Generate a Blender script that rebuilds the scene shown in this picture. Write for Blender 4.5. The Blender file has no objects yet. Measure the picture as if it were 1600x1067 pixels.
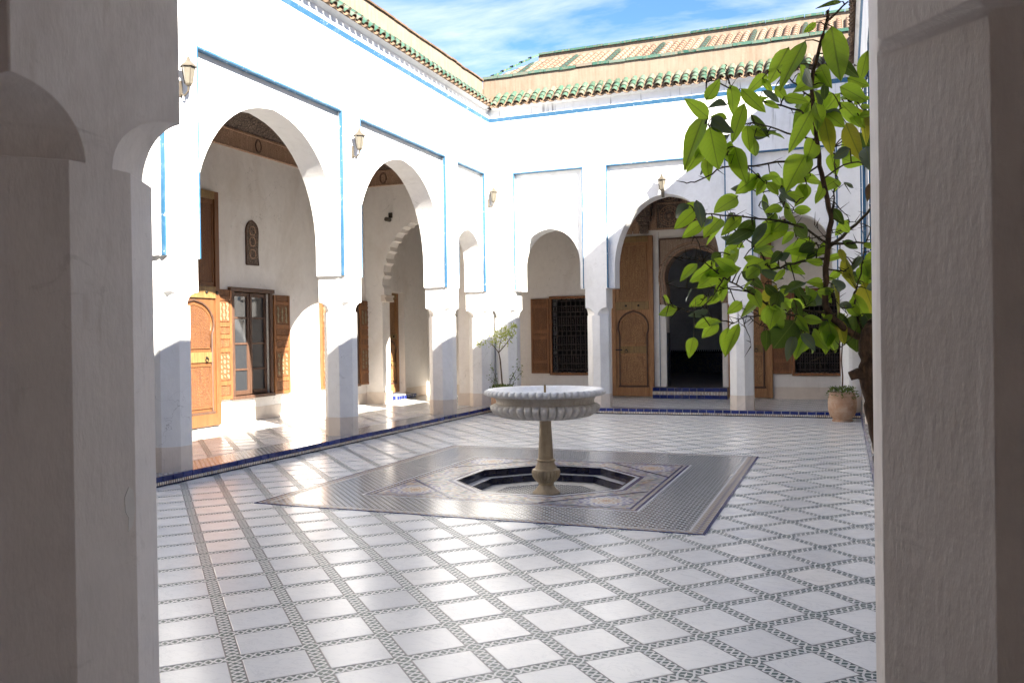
import bpy, bmesh, math, random
from mathutils import Vector, Matrix
from mathutils.geometry import tessellate_polygon
random.seed(7)
S = bpy.context.scene
COL = S.collection
R = math.radians
PI = math.pi
# ---------------------------------------------------------------- camera
cd = bpy.data.cameras.new('camera'); cam = bpy.data.objects.new('camera', cd); COL.objects.link(cam)
cd.sensor_width = 36; cd.lens = 29.77; cd.clip_start = .05; cd.clip_end = 500
rgt = Vector((0.9307763, 0.36530322, -0.0144584)); upv = Vector((0.01155268, 0.01013878, 0.99988186)); fwd = Vector((-0.36540666, 0.93083337, -0.00521671))
m = Matrix.Identity(4)
for i in range(3):
    m[i][0] = rgt[i]; m[i][1] = upv[i]; m[i][2] = -fwd[i]
m[0][3], m[1][3], m[2][3] = 0, 0, 1.6
cam.matrix_world = m
S.camera = cam
# ---------------------------------------------------------------- light
SUN_TRAVEL = Vector((-1, .68, -.755))
sun_el = math.atan2(.755, math.hypot(1, .68)); sun_az = math.atan2(1, -.68)
W = bpy.data.worlds.new('World'); S.world = W; W.use_nodes = True
nt = W.node_tree; nt.nodes.clear()
def wn(t, **k):
    n = nt.nodes.new(t)
    for a, b in k.items(): setattr(n, a, b)
    return n
out = wn('ShaderNodeOutputWorld'); bg = wn('ShaderNodeBackground'); bg.inputs['Strength'].default_value = .06
sky = wn('ShaderNodeTexSky', sky_type='NISHITA', sun_disc=False, sun_elevation=sun_el, sun_rotation=sun_az, altitude=2500, air_density=1.0, dust_density=.1, ozone_density=5.0)
tc = wn('ShaderNodeTexCoord'); sep = wn('ShaderNodeSeparateXYZ'); nt.links.new(tc.outputs['Generated'], sep.inputs[0])
mx = wn('ShaderNodeMath', operation='MAXIMUM'); mx.inputs[1].default_value = .06; nt.links.new(sep.outputs['Z'], mx.inputs[0])
comb = wn('ShaderNodeCombineXYZ')
for a in 'XY':
    dv = wn('ShaderNodeMath', operation='DIVIDE'); nt.links.new(sep.outputs[a], dv.inputs[0]); nt.links.new(mx.outputs[0], dv.inputs[1]); nt.links.new(dv.outputs[0], comb.inputs[a])
mp = wn('ShaderNodeMapping'); mp.inputs['Scale'].default_value = (.8, 1.7, 1); mp.inputs['Rotation'].default_value = (0, 0, .5); nt.links.new(comb.outputs[0], mp.inputs[0])
nz = wn('ShaderNodeTexNoise'); nz.inputs['Scale'].default_value = 1.5; nz.inputs['Detail'].default_value = 9; nz.inputs['Roughness'].default_value = .6; nz.inputs['Distortion'].default_value = .3
nt.links.new(mp.outputs[0], nz.inputs['Vector'])
cr = wn('ShaderNodeValToRGB'); cr.color_ramp.elements[0].position = .38; cr.color_ramp.elements[0].color = (0, 0, 0, 1); cr.color_ramp.elements[1].position = .68; cr.color_ramp.elements[1].color = (.9, .9, .9, 1)
nt.links.new(nz.outputs['Fac'], cr.inputs[0])
mixc = wn('ShaderNodeMixRGB'); mixc.inputs[2].default_value = (3.1, 3.4, 4.0, 1)
nt.links.new(cr.outputs[0], mixc.inputs[0]); nt.links.new(sky.outputs[0], mixc.inputs[1]); tint = wn('ShaderNodeMixRGB', blend_type='MULTIPLY'); tint.inputs[0].default_value = 1; tint.inputs[2].default_value = (.74, .85, 1, 1); nt.links.new(sky.outputs[0], tint.inputs[1]); nt.links.new(tint.outputs[0], mixc.inputs[1]); nt.links.new(mixc.outputs[0], bg.inputs['Color']); nt.links.new(bg.outputs[0], out.inputs[0])
sd = bpy.data.lights.new('sun', 'SUN'); sd.energy = 4.8; sd.angle = R(.55); sd.color = (1, .94, .85)
so = bpy.data.objects.new('sun', sd); COL.objects.link(so); so.rotation_euler = SUN_TRAVEL.to_track_quat('-Z', 'Y').to_euler(); so.location = (8, -4, 20)
S.view_settings.view_transform = 'Standard'; S.view_settings.look = 'None'; S.view_settings.exposure = 2.68; S.view_settings.gamma = 1
S.view_settings.use_curve_mapping = False
S.cycles.max_bounces = 12; S.cycles.diffuse_bounces = 9; S.cycles.use_denoising = True
# ---------------------------------------------------------------- helpers: objects
def link(o, parent=None):
    COL.objects.link(o)
    if parent is not None: o.parent = parent
    return o
def tag(o, label=None, cat=None, group=None, kind=None):
    for k, v in (('label', label), ('category', cat), ('group', group), ('kind', kind)):
        if v: o[k] = v
    return o
def thing(name, label, cat, loc=(0, 0, 0), rz=0, group=None, kind=None, parent=None):
    o = bpy.data.objects.new(name, None); o.empty_display_size = .1
    o.location = loc; o.rotation_euler = (0, 0, rz); link(o, parent)
    return tag(o, label, cat, group, kind)
def inst(name, mesh, parent=None, loc=(0, 0, 0), rot=(0, 0, 0), scale=(1, 1, 1)):
    o = bpy.data.objects.new(name, mesh); o.location = loc; o.rotation_euler = rot; o.scale = scale
    return link(o, parent)
class MB:
    def __init__(s): s.v = []; s.f = []; s.m = []
    def add(s, vs, fs, mi=0):
        b = len(s.v); s.v += [tuple(v) for v in vs]; s.f += [tuple(i + b for i in f) for f in fs]
        s.m += [mi] * len(fs) if isinstance(mi, int) else list(mi); return s
    def box(s, x0, x1, y0, y1, z0, z1, mi=0):
        return s.add([(x0, y0, z0), (x1, y0, z0), (x1, y1, z0), (x0, y1, z0), (x0, y0, z1), (x1, y0, z1), (x1, y1, z1), (x0, y1, z1)],
                     [(0, 3, 2, 1), (4, 5, 6, 7), (0, 1, 5, 4), (1, 2, 6, 5), (2, 3, 7, 6), (3, 0, 4, 7)], mi)
    def prism(s, poly, y0, y1, mi=0, front=True, back=True):
        """poly [(x,z)] counter-clockwise seen from the front (-y); extruded from y0 to y1"""
        n = len(poly); vs = [(x, y0, z) for x, z in poly] + [(x, y1, z) for x, z in poly]; fs = []
        tris = tessellate_polygon([[Vector((x, z, 0)) for x, z in poly]])
        for t in tris:
            a = sum((poly[t[i]][0] * poly[t[(i + 1) % 3]][1] - poly[t[(i + 1) % 3]][0] * poly[t[i]][1]) for i in range(3))
            t = tuple(t) if a > 0 else tuple(reversed(t))
            if front: fs.append(t)
            if back: fs.append(tuple(i + n for i in reversed(t)))
        for i in range(n):
            j = (i + 1) % n; fs.append((i, i + n, j + n, j))
        return s.add(vs, fs, mi)
    def loft(s, rings, mi=0, cap=True):
        n = len(rings[0]); vs = [p for r in rings for p in r]; fs = []
        for k in range(len(rings) - 1):
            for i in range(n):
                j = (i + 1) % n; fs.append((k * n + i, k * n + j, (k + 1) * n + j, (k + 1) * n + i))
        ms = [mi] * len(fs) if isinstance(mi, int) else [mi[k] for k in range(len(rings) - 1) for i in range(n)]
        if cap: fs += [tuple(reversed(range(n))), tuple(range((len(rings) - 1) * n, len(rings) * n))]; ms += [ms[0], ms[-1]]
        return s.add(vs, fs, ms)
    def lathe(s, prof, n=24, mod=None, c=(0, 0), mi=0, cap=True):
        rings = []
        for k, (r, z) in enumerate(prof):
            ring = []
            for i in range(n):
                a = 2 * PI * i / n; rr = r * (mod(a, k) if mod else 1)
                ring.append((c[0] + rr * math.cos(a), c[1] + rr * math.sin(a), z))
            rings.append(ring)
        return s.loft(rings, mi, cap)
    def tube(s, pts, rad, n=6, mi=0):
        pts = [Vector(p) for p in pts]; rs = rad if isinstance(rad, (list, tuple)) else [rad] * len(pts)
        rings = []; ref = Vector((.13, .31, .94))
        for i, p in enumerate(pts):
            d = (pts[min(i + 1, len(pts) - 1)] - pts[max(i - 1, 0)]).normalized()
            r0 = ref if abs(d.dot(ref)) < .9 else Vector((1, 0, 0))
            a = d.cross(r0).normalized(); b = d.cross(a)
            rings.append([tuple(p + (a * math.cos(2 * PI * k / n) + b * math.sin(2 * PI * k / n)) * rs[i]) for k in range(n)])
        return s.loft(rings, mi)
    def mesh(s, name, mats, smooth=None):
        me = bpy.data.meshes.new(name); me.from_pydata(s.v, [], s.f)
        for mt in (mats if isinstance(mats, (list, tuple)) else [mats]): me.materials.append(mt)
        me.polygons.foreach_set('material_index', s.m)
        if smooth is not None:
            me.polygons.foreach_set('use_smooth', [True] * len(s.f)); me.set_sharp_from_angle(angle=R(smooth))
        me.update(); return me
    def build(s, name, mats, parent=None, smooth=None, bevel=0, **k):
        o = inst(name, s.mesh(name, mats, smooth), parent, **k)
        if bevel:
            b = o.modifiers.new('bevel', 'BEVEL'); b.width = bevel; b.segments = 2; b.limit_method = 'ANGLE'; b.angle_limit = R(50)
        return o
def arch_pts(c, a, zc, apex, zb, n=28, horseshoe=0):
    """points of an arch outline from its low left foot over the crown to its right foot (x, z)"""
    h = apex - zc; p = [(c - a, zb)] if not horseshoe else [(c - a * (1 - horseshoe), zb)]
    t0 = 0 if not horseshoe else -math.acos(1 - horseshoe) * .98
    for i in range(n + 1):
        t = PI - t0 - (PI - 2 * t0) * i / n
        pz = zc + h * math.sin(t)
        if i == n // 2: pz += .012
        p.append((c + a * math.cos(t), pz))
    p.append((c + a, zb) if not horseshoe else (c + a * (1 - horseshoe), zb))
    return p
# ---------------------------------------------------------------- helpers: materials
class MT:
    def __init__(s, name):
        s.m = bpy.data.materials.new(name); s.m.use_nodes = True; s.t = s.m.node_tree; s.b = s.t.nodes['Principled BSDF']; s.o = s.t.nodes['Material Output']
    def n(s, t, ins=None, **k):
        nd = s.t.nodes.new(t)
        for a, b in k.items(): setattr(nd, a, b)
        for a, b in (ins or {}).items(): s.set(nd.inputs[a], b)
        return nd
    def set(s, sock, v):
        if isinstance(v, bpy.types.NodeSocket): s.t.links.new(v, sock)
        elif isinstance(v, (tuple, list)) and len(v) == 3 and sock.type == 'RGBA': sock.default_value = (*v, 1)
        else: sock.default_value = v
    def math(s, op, a, b=None, c=None, clamp=False):
        nd = s.n('ShaderNodeMath', operation=op, use_clamp=clamp); s.set(nd.inputs[0], a)
        if b is not None: s.set(nd.inputs[1], b)
        if c is not None: s.set(nd.inputs[2], c)
        return nd.outputs[0]
    def mix(s, f, a, b, mode='MIX'):
        nd = s.n('ShaderNodeMixRGB', blend_type=mode); s.set(nd.inputs[0], f); s.set(nd.inputs[1], a); s.set(nd.inputs[2], b); return nd.outputs[0]
    def obj(s): return s.n('ShaderNodeTexCoord').outputs['Object']
    def pos(s): return s.n('ShaderNodeNewGeometry').outputs['Position']
    def map(s, v, scale=(1, 1, 1), loc=(0, 0, 0), rot=(0, 0, 0)):
        return s.n('ShaderNodeMapping', {'Vector': v, 'Scale': scale, 'Location': loc, 'Rotation': rot}).outputs[0]
    def noise(s, v, scale, detail=4, rough=.55, dist=0):
        return s.n('ShaderNodeTexNoise', {'Vector': v, 'Scale': scale, 'Detail': detail, 'Roughness': rough, 'Distortion': dist}).outputs['Fac']
    def voro(s, v, scale, feature='F1', out='Distance'):
        return s.n('ShaderNodeTexVoronoi', {'Vector': v, 'Scale': scale}, feature=feature).outputs[out]
    def ramp(s, f, stops, interp='LINEAR'):
        nd = s.n('ShaderNodeValToRGB', {'Fac': f}); e = nd.color_ramp.elements; nd.color_ramp.interpolation = interp
        while len(e) < len(stops): e.new(.5)
        for k, (p, c) in enumerate(stops): e[k].position = p; e[k].color = (*c, 1) if isinstance(c, (tuple, list)) else (c, c, c, 1)
        return nd.outputs[0]
    def sepxyz(s, v): return s.n('ShaderNodeSeparateXYZ', {'Vector': v}).outputs
    def rnd(s): return s.n('ShaderNodeObjectInfo').outputs['Random']
    def bump(s, h, strength=.3, dist=.01):
        nd = s.n('ShaderNodeBump', {'Height': h, 'Strength': strength, 'Distance': dist}); s.t.links.new(nd.outputs[0], s.b.inputs['Normal'])
    def fin(s, col=None, rough=.6, spec=None, metal=None, **k):
        if col is not None: s.set(s.b.inputs['Base Color'], col)
        s.set(s.b.inputs['Roughness'], rough)
        if spec is not None: s.set(s.b.inputs['Specular IOR Level'], spec)
        if metal is not None: s.set(s.b.inputs['Metallic'], metal)
        for a, b in k.items(): s.set(s.b.inputs[a], b)
        return s.m
def plaster(name, base=(.77, .76, .74), stain=(.42, .39, .35), amt=.45, bump=.35, cracks=True):
    M = MT(name); p = M.pos(); st = M.ramp(M.noise(M.map(p, (1, 1, .55)), 1.1, 6, .62, .6), [(.5, 0.), (.78, 1.)])
    fine = M.ramp(M.noise(p, 9, 5, .6), [(.3, .93), (.7, 1.0)])
    scr = M.ramp(M.noise(M.map(p, (6, 6, 1.2)), 3.0, 3, .5), [(.66, 0.), (.72, .35)])
    c = M.mix(M.math('MULTIPLY', st, amt), base, stain); c = M.mix(1, c, fine, 'MULTIPLY'); c = M.mix(M.math('MULTIPLY', scr, amt), c, stain)
    wp = M.n('ShaderNodeVectorMath', {0: p, 1: M.n('ShaderNodeTexNoise', {'Vector': p, 'Scale': 2.2, 'Detail': 5.0}).outputs['Color']}, operation='ADD').outputs[0]
    crk = M.math('LESS_THAN', M.voro(wp, .75, 'DISTANCE_TO_EDGE'), .0016); msk = M.ramp(M.noise(p, .8, 2, .5), [(.54, 0.), (.62, .45 if cracks else 0.)])
    c = M.mix(M.math('MULTIPLY', crk, msk), c, (.20, .18, .16))
    scf = M.math('MULTIPLY', M.ramp(M.noise(M.map(p, (1, 1, 1.6)), 4.2, 7, .72, 1.2), [(.60, 0.), (.66, 1.)]), M.ramp(M.noise(p, .7, 2, .5), [(.45, 0.), (.62, .75)])); c = M.mix(M.math('MULTIPLY', scf, amt), c, (.34, .32, .29) if cracks else (.62, .58, .55))
    if cracks:
        zz = M.sepxyz(p)[2]; up = M.ramp(M.math('MULTIPLY', zz, .1), [(.50, 0.), (.60, .9), (.64, .9), (.652, 0.)])
        dr = M.ramp(M.noise(M.map(p, (5, 5, .22)), 2.6, 4, .65), [(.60, 0.), (.70, 1.)]); c = M.mix(M.math('MULTIPLY', up, dr), c, (.20, .19, .175))
    h = M.math('ADD', M.noise(p, 2.6, 5, .6), M.math('MULTIPLY', M.noise(M.map(p, (1, 1, .35)), 46, 4, .6), .30))
    M.bump(h, bump, .022)
    bv = M.n('ShaderNodeBevel', {'Radius': .005}, samples=3); M.t.links.new(bv.outputs[0], M.t.nodes['Bump'].inputs['Normal']); return M.fin(c, .88, .25)
def simple(name, col, rough=.6, var=.12, scale=14, bump=.15, spec=.4, metal=0., randomise=0.):
    M = MT(name); p = M.obj(); f = M.ramp(M.noise(p, scale, 5, .6), [(.25, 1 - var * 2), (.75, 1.)])
    c = M.mix(1, col, f, 'MULTIPLY')
    if randomise: c = M.mix(1, c, M.ramp(M.rnd(), [(0, 1 - randomise), (1, 1.)]), 'MULTIPLY')
    if bump: M.bump(M.noise(p, scale * 3, 4, .6), bump, .004)
    return M.fin(c, rough, spec, metal)
def wood(name, col, dark, rough=.5, scale=1., carve=0, spec=.4):
    M = MT(name); p = M.obj()
    g = M.noise(M.map(p, (22 * scale, 22 * scale, 1.6 * scale)), 2.2, 6, .62, .8)
    big = M.noise(M.map(p, (2, 2, .6)), 2.4, 4, .6)
    c = M.mix(M.ramp(g, [(.32, 1.), (.66, 0.)]), col, dark); c = M.mix(M.ramp(big, [(.4, 0.), (.75, .55)]), c, dark)
    h = M.math('MULTIPLY', g, .4)
    if carve:
        v = M.voro(M.map(p, (1, 1, 1)), carve, 'DISTANCE_TO_EDGE'); w = M.n('ShaderNodeTexWave', {'Vector': p, 'Scale': carve * .55, 'Distortion': 3.0, 'Detail': 1.0}, wave_type='RINGS', rings_direction='SPHERICAL').outputs['Fac']
        r = M.ramp(v, [(.02, 0.), (.1, 1.)]); c = M.mix(M.math('SUBTRACT', 1, M.math('MULTIPLY', r, .85)), c, dark, 'MIX')  # shade in the carved grooves is painted into the colour, besides the bump
        h = M.math('ADD', h, M.math('MULTIPLY', M.math('ADD', r, M.math('MULTIPLY', w, .5)), 1.2))
    M.bump(h, .6, .006); return M.fin(c, rough, spec)
PL = plaster('white_plaster')
PLIN = plaster('gallery_plaster', (.78, .745, .70), (.52, .45, .37), .55, .3)
PLN = plaster('rough_plaster', (.88, .835, .81), (.58, .51, .46), .85, .40, False)
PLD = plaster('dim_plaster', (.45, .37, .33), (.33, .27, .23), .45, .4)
PLINTH = plaster('stained_plinth', (.68, .60, .52), (.45, .38, .31), .8, .4)
TAN = None
def mk_tan():
    M = MT('ochre_render'); p = M.pos(); s = M.noise(M.map(p, (9, 9, .8)), 2.2, 5, .6); f = M.noise(p, 3, 5, .6)
    c = M.mix(M.ramp(s, [(.35, 0.), (.7, 1.)]), (.215, .168, .122), (.165, .120, .084)); c = M.mix(M.ramp(f, [(.45, 0.), (.75, .5)]), c, (.24, .195, .15))
    M.bump(M.noise(p, 24, 4, .6), .4, .01); return M.fin(c, .9, .2)
TAN = mk_tan()
def mk_blue():
    M = MT('blue_paint'); p = M.pos(); f = M.noise(p, 7, 5, .65)
    c = M.mix(M.ramp(f, [(.52, 0.), (.72, .6)]), (.026, .100, .190), (.12, .20, .27)); c = M.mix(M.ramp(M.noise(p, 17, 5, .7), [(.62, 0.), (.68, .8)]), c, (.62, .64, .66)); M.bump(M.noise(p, 40, 3, .6), .3, .004); return M.fin(c, .6, .35)
BLUE = mk_blue()
def mk_marble():
    M = MT('white_marble'); p = M.pos(); r = M.rnd()
    off = M.n('ShaderNodeCombineXYZ', {'X': M.math('MULTIPLY', r, 37.), 'Y': M.math('MULTIPLY', r, 91.), 'Z': 0.}).outputs[0]
    q = M.n('ShaderNodeVectorMath', {0: p, 1: off}, operation='ADD').outputs[0]
    v = M.noise(M.map(q, (1, 2.1, 1), rot=(0, 0, .7)), 3.4, 8, .66, 1.6); vein = M.ramp(M.math('ABSOLUTE', M.math('SUBTRACT', v, .5)), [(0, 1.), (.022, 0.)])
    cl = M.noise(q, 1.6, 3, .5, .3)
    c = M.mix(M.math('MULTIPLY', vein, .24), (.845, .835, .81), (.40, .41, .43)); c = M.mix(M.ramp(cl, [(.42, 0.), (.80, .20)]), c, (.66, .66, .66))
    c = M.mix(1, c, M.ramp(r, [(0, (.84, .84, .845)), (.3, (.93, .93, .93)), (.8, (.98, .975, .965)), (1, (1, .975, .94))]), 'MULTIPLY')
    rg = M.ramp(M.noise(p, 5, 5, .6), [(.3, .225), (.75, .255)]); M.bump(M.noise(p, 6, 2, .5), .03, .004)
    return M.fin(c, rg, .5)
MARBLE = mk_marble()
PITCH = .3845; GX, GY = -1.801, 5.081
def mk_band():
    """diagonal mosaic bands between the marble squares"""
    M = MT('mosaic_bands'); x, y, z = M.sepxyz(M.pos())
    dx = M.math('SUBTRACT', x, GX); dy = M.math('SUBTRACT', y, GY)
    u = M.math('MULTIPLY', M.math('SUBTRACT', dx, dy), .70711); v = M.math('MULTIPLY', M.math('ADD', dx, dy), .70711)
    def sgn(a): return M.math('MULTIPLY', M.math('SUBTRACT', M.math('FRACT', M.math('ADD', M.math('DIVIDE', a, PITCH), .5)), .5), PITCH)
    fu, fv = sgn(u), sgn(v); hw = .036
    inu = M.math('LESS_THAN', M.math('ABSOLUTE', fu), M.math('ADD', M.math('ABSOLUTE', fv), 0))
    def sel(a, b): return M.math('ADD', M.math('MULTIPLY', inu, a), M.math('MULTIPLY', M.math('SUBTRACT', 1, inu), b))
    cross = M.math('DIVIDE', sel(M.math('ABSOLUTE', fu), M.math('ABSOLUTE', fv)), hw); along = sel(v, u)
    t = M.math('MULTIPLY', M.math('ABSOLUTE', M.math('SUBTRACT', M.math('FRACT', M.math('DIVIDE', along, PITCH / 8)), .5)), 2)
    g1 = M.math('LESS_THAN', M.math('ADD', t, cross), .66); g2 = M.math('GREATER_THAN', M.math('ADD', t, cross), 1.25)
    g = M.math('MAXIMUM', g1, g2); edge = M.math('GREATER_THAN', cross, .84)
    n = M.noise(M.pos(), 60, 2, .5)
    green = M.mix(M.ramp(n, [(.4, 0.), (.6, 1.)]), (.014, .046, .037), (.036, .080, .066))
    c = M.mix(g, (.66, .65, .63), green); c = M.mix(edge, c, (.14, .12, .125))
    return M.fin(c, .34, .45)
BANDS = mk_band()
def mk_field():
    M = MT('mosaic_field'); x, y, z = M.sepxyz(M.map(M.pos(), rot=(0, 0, PI / 4))); q = .054
    a = M.math('ABSOLUTE', M.math('SUBTRACT', M.math('FRACT', M.math('DIVIDE', x, q)), .5)); b = M.math('ABSOLUTE', M.math('SUBTRACT', M.math('FRACT', M.math('DIVIDE', y, q)), .5))
    d = M.math('ADD', a, b); star = M.math('LESS_THAN', d, .41); cor = M.math('GREATER_THAN', d, .83)
    idc = M.n('ShaderNodeTexWhiteNoise', {'Vector': M.n('ShaderNodeCombineXYZ', {'X': M.math('FLOOR', M.math('DIVIDE', x, q)), 'Y': M.math('FLOOR', M.math('DIVIDE', y, q))}).outputs[0]}, noise_dimensions='2D').outputs['Value']
    dark = M.ramp(idc, [(0, (.015, .02, .024)), (.45, (.03, .05, .046)), (.8, (.06, .042, .03)), (1, (.025, .025, .05))])
    c = M.mix(star, (.50, .50, .50), dark); c = M.mix(cor, c, (.05, .06, .06)); M.bump(M.noise(M.pos(), 9, 3, .5), .05, .006)
    return M.fin(c, .20, .85)
FIELD = mk_field()
def mk_zellij(name, cols, scale=26, wav=.45):
    M = MT(name); p = M.pos(); v = M.n('ShaderNodeTexVoronoi', {'Vector': p, 'Scale': scale, 'Randomness': .55}); e = M.voro(p, scale, 'DISTANCE_TO_EDGE')
    s = M.sepxyz(v.outputs['Color'])[0]; k = len(cols)
    c = M.ramp(s, [(i / k, cc) for i, cc in enumerate(cols)], 'CONSTANT'); big = M.n('ShaderNodeTexWave', {'Vector': p, 'Scale': 1.7, 'Distortion': 6., 'Detail': 1.}).outputs['Fac']
    c = M.mix(M.ramp(big, [(.45, 0.), (.55, wav)]), c, (.42, .40, .38)); return M.fin(c, .28, .5)
ZEL = mk_zellij('ornate_zellij', [(.40, .27, .16), (.50, .47, .43), (.13, .12, .24), (.44, .41, .40), (.20, .13, .10), (.10, .17, .15)])
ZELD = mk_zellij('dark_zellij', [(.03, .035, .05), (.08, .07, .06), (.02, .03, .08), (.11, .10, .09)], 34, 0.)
def mk_strip(name, a, b, q):
    M = MT(name); p = M.obj(); ch = M.n('ShaderNodeTexChecker', {'Vector': p, 'Color1': (*a, 1), 'Color2': (*b, 1), 'Scale': 1 / q}).outputs['Color']
    return M.fin(ch, .3, .5)
def mk_dots():
    M = MT('small_mosaic'); x, y, z = M.sepxyz(M.pos()); u = M.math('FRACT', M.math('DIVIDE', M.math('ADD', x, y), .034))
    d = M.math('LESS_THAN', u, .30); n = M.noise(M.pos(), 30, 2, .5)
    return M.fin(M.mix(d, M.mix(M.ramp(n, [(.45, 0.), (.6, 1.)]), (.74, .70, .62), (.60, .46, .30)), (.05, .04, .07)), .3, .5)
STRIP = mk_dots()
STRIPY = mk_strip('ochre_mosaic', (.30, .20, .09), (.38, .38, .39), .036)
STRIPW = simple('white_mosaic', (.56, .55, .55), .3, .1, 30, .05)
STRIPB = simple('blue_mosaic', (.035, .045, .17), .25, .2, 40, .05)
STRIPP = mk_strip('plum_mosaic', (.09, .05, .09), (.30, .29, .31), .03)
def mk_glaze(name, col, alt, rough=.12, rnd=.4):
    M = MT(name); p = M.pos(); f = M.noise(p, 11, 5, .6); c = M.mix(M.ramp(f, [(.35, 0.), (.75, .7)]), col, alt)
    c = M.mix(1, c, M.ramp(M.rnd(), [(0, 1 - rnd), (1, 1.1)]), 'MULTIPLY'); M.bump(M.noise(p, 20, 3, .5), .1, .004); return M.fin(c, rough, .5)
GLAZE = mk_glaze('cobalt_glaze', (.012, .022, .14), (.02, .04, .20))
NAVY = mk_glaze('navy_glaze', (.008, .009, .035), (.013, .016, .06), .16)
def mk_green():
    M = MT('green_glaze'); p = M.pos(); r = M.rnd(); f = M.noise(p, 16, 5, .7)
    c = M.ramp(r, [(0, (.022, .066, .044)), (.4, (.040, .098, .066)), (.7, (.062, .118, .085)), (.9, (.10, .125, .095)), (1, (.165, .135, .10))])
    c = M.mix(M.ramp(f, [(.5, 0.), (.68, .85)]), c, (.17, .13, .085)); M.bump(f, .3, .006); return M.fin(c, .32, .5)
GREEN = mk_green()
GREEND = simple('faded_green_glaze', (.040, .075, .055), .5, .35, 9, .2, .4, 0, .3)
CLAY = simple('bare_clay', (.20, .135, .088), .85, .2, 12, .3, .2, 0, .35)
def mk_terra():
    M = MT('roof_terracotta'); p = M.pos(); f = M.noise(p, 10, 5, .65)
    c = M.ramp(M.rnd(), [(0, (.16, .09, .062)), (.5, (.195, .122, .085)), (1, (.215, .15, .108))]); c = M.mix(M.ramp(f, [(.45, 0.), (.7, .6)]), c, (.21, .16, .115)); M.bump(f, .3, .006); return M.fin(c, .85, .2)
TERRA = mk_terra()
DOORW = wood('cedar_wood', (.31, .132, .046), (.14, .055, .022), .5)
DOORC = wood('carved_cedar', (.34, .15, .054), (.11, .044, .018), .55, 1, 26)
DOORB = wood('golden_rail', (.30, .185, .065), (.14, .08, .03), .5)
CEDAR_SHADE = wood('cedar_for_shade', (.42, .215, .088), (.20, .09, .037), .5)  # same cedar and carving, colour lightened to lift doors standing in shade
CARVING_SHADE = wood('carving_for_shade', (.50, .28, .12), (.17, .08, .034), .55, 1, 26)
CEDAR_SUN = wood('cedar_for_sun', (.215, .09, .032), (.12, .048, .018), .5)  # same cedar and carving, colour darkened against the sun on the gallery door
CARVING_SUN = wood('carving_for_sun', (.24, .10, .036), (.10, .04, .016), .55, 1, 26)
DARKW = wood('dark_wood', (.13, .068, .040), (.05, .026, .018), .5)
CARVD = wood('dark_carved_wood', (.36, .26, .19), (.05, .032, .025), .6, 1, 17)
FRIEZ = wood('frieze_wood', (.62, .42, .285), (.30, .18, .115), .6, 1, 24)
BLACKW = wood('blackened_wood', (.045, .030, .024), (.018, .012, .010), .55)
STUCCO = wood('carved_stucco', (.56, .44, .34), (.30, .21, .15), .8, 1, 34, .2)
INLAY = simple('bone_inlay', (.25, .20, .115), .5, .15, 30, .1)
IRON = simple('dark_iron', (.035, .032, .03), .5, .2, 30, .1, .5, .6)
BRASS = simple('aged_brass', (.28, .20, .09), .4, .2, 30, .1, .5, .8)
LAMPM = simple('cream_metal', (.085, .070, .050), .45, .1, 20, .05)
LGLASS = simple('frosted_glass', (.15, .135, .105), .15, .1, 20, 0, .5)
def mk_glass():
    M = MT('window_glass'); M.bump(M.noise(M.pos(), 3, 2, .5), .05, .01); return M.fin((.03, .032, .035), .04, .6)
GLASS = mk_glass()
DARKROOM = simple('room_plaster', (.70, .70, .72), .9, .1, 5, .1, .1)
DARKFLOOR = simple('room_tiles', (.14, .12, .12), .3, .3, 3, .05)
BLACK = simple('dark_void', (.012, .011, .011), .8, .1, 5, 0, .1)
def mk_fount(name, a, b, c2):
    M = MT(name); p = M.obj(); f = M.noise(p, 6, 7, .68, .6); s = M.noise(M.map(p, (7, 7, 1)), 3, 4, .6)
    c = M.mix(M.ramp(f, [(.4, 0.), (.72, 1.)]), a, b); c = M.mix(M.ramp(s, [(.5, 0.), (.75, .6)]), c, c2); M.bump(M.noise(p, 60, 4, .6), .25, .003); return M.fin(c, .45, .4)
FMARB = mk_fount('weathered_marble', (.64, .61, .56), (.48, .44, .38), (.32, .27, .21))
FSTEM = mk_fount('stained_stone', (.42, .335, .225), (.31, .235, .15), (.22, .165, .105))
FNECK = mk_fount('grey_stone', (.46, .42, .36), (.32, .27, .21), (.25, .20, .15))
FRIM = mk_fount('pale_marble', (.72, .71, .69), (.60, .58, .54), (.50, .46, .40))
def mk_pot():
    M = MT('weathered_terracotta'); p = M.obj(); z = M.sepxyz(p)[2]; f = M.noise(p, 7, 6, .65, .5); r = M.noise(M.map(p, (.3, .3, 9)), 4, 4, .6)
    c = M.mix(M.ramp(f, [(.38, 0.), (.7, 1.)]), (.40, .235, .145), (.52, .40, .30)); c = M.mix(M.ramp(r, [(.45, 0.), (.7, .7)]), c, (.33, .20, .125)); M.bump(M.math('ADD', r, M.noise(p, 40, 4, .6)), .35, .006); return M.fin(c, .85, .2)
POT = mk_pot()
SOIL = simple('soil', (.05, .035, .025), .95, .3, 30, .6, .1)
def mk_bark(name='bark', col=(.14, .085, .05), dark=(.055, .034, .022)):
    M = MT(name); p = M.obj(); f = M.noise(M.map(p, (3, 3, 1)), 30, 6, .65); c = M.mix(M.ramp(f, [(.35, 0.), (.68, 1.)]), dark, col); M.bump(f, .7, .004); return M.fin(c, .85, .2)
BARK = mk_bark(); TWIG = mk_bark('twig_bark', (.085, .065, .035), (.035, .028, .018))
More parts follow.
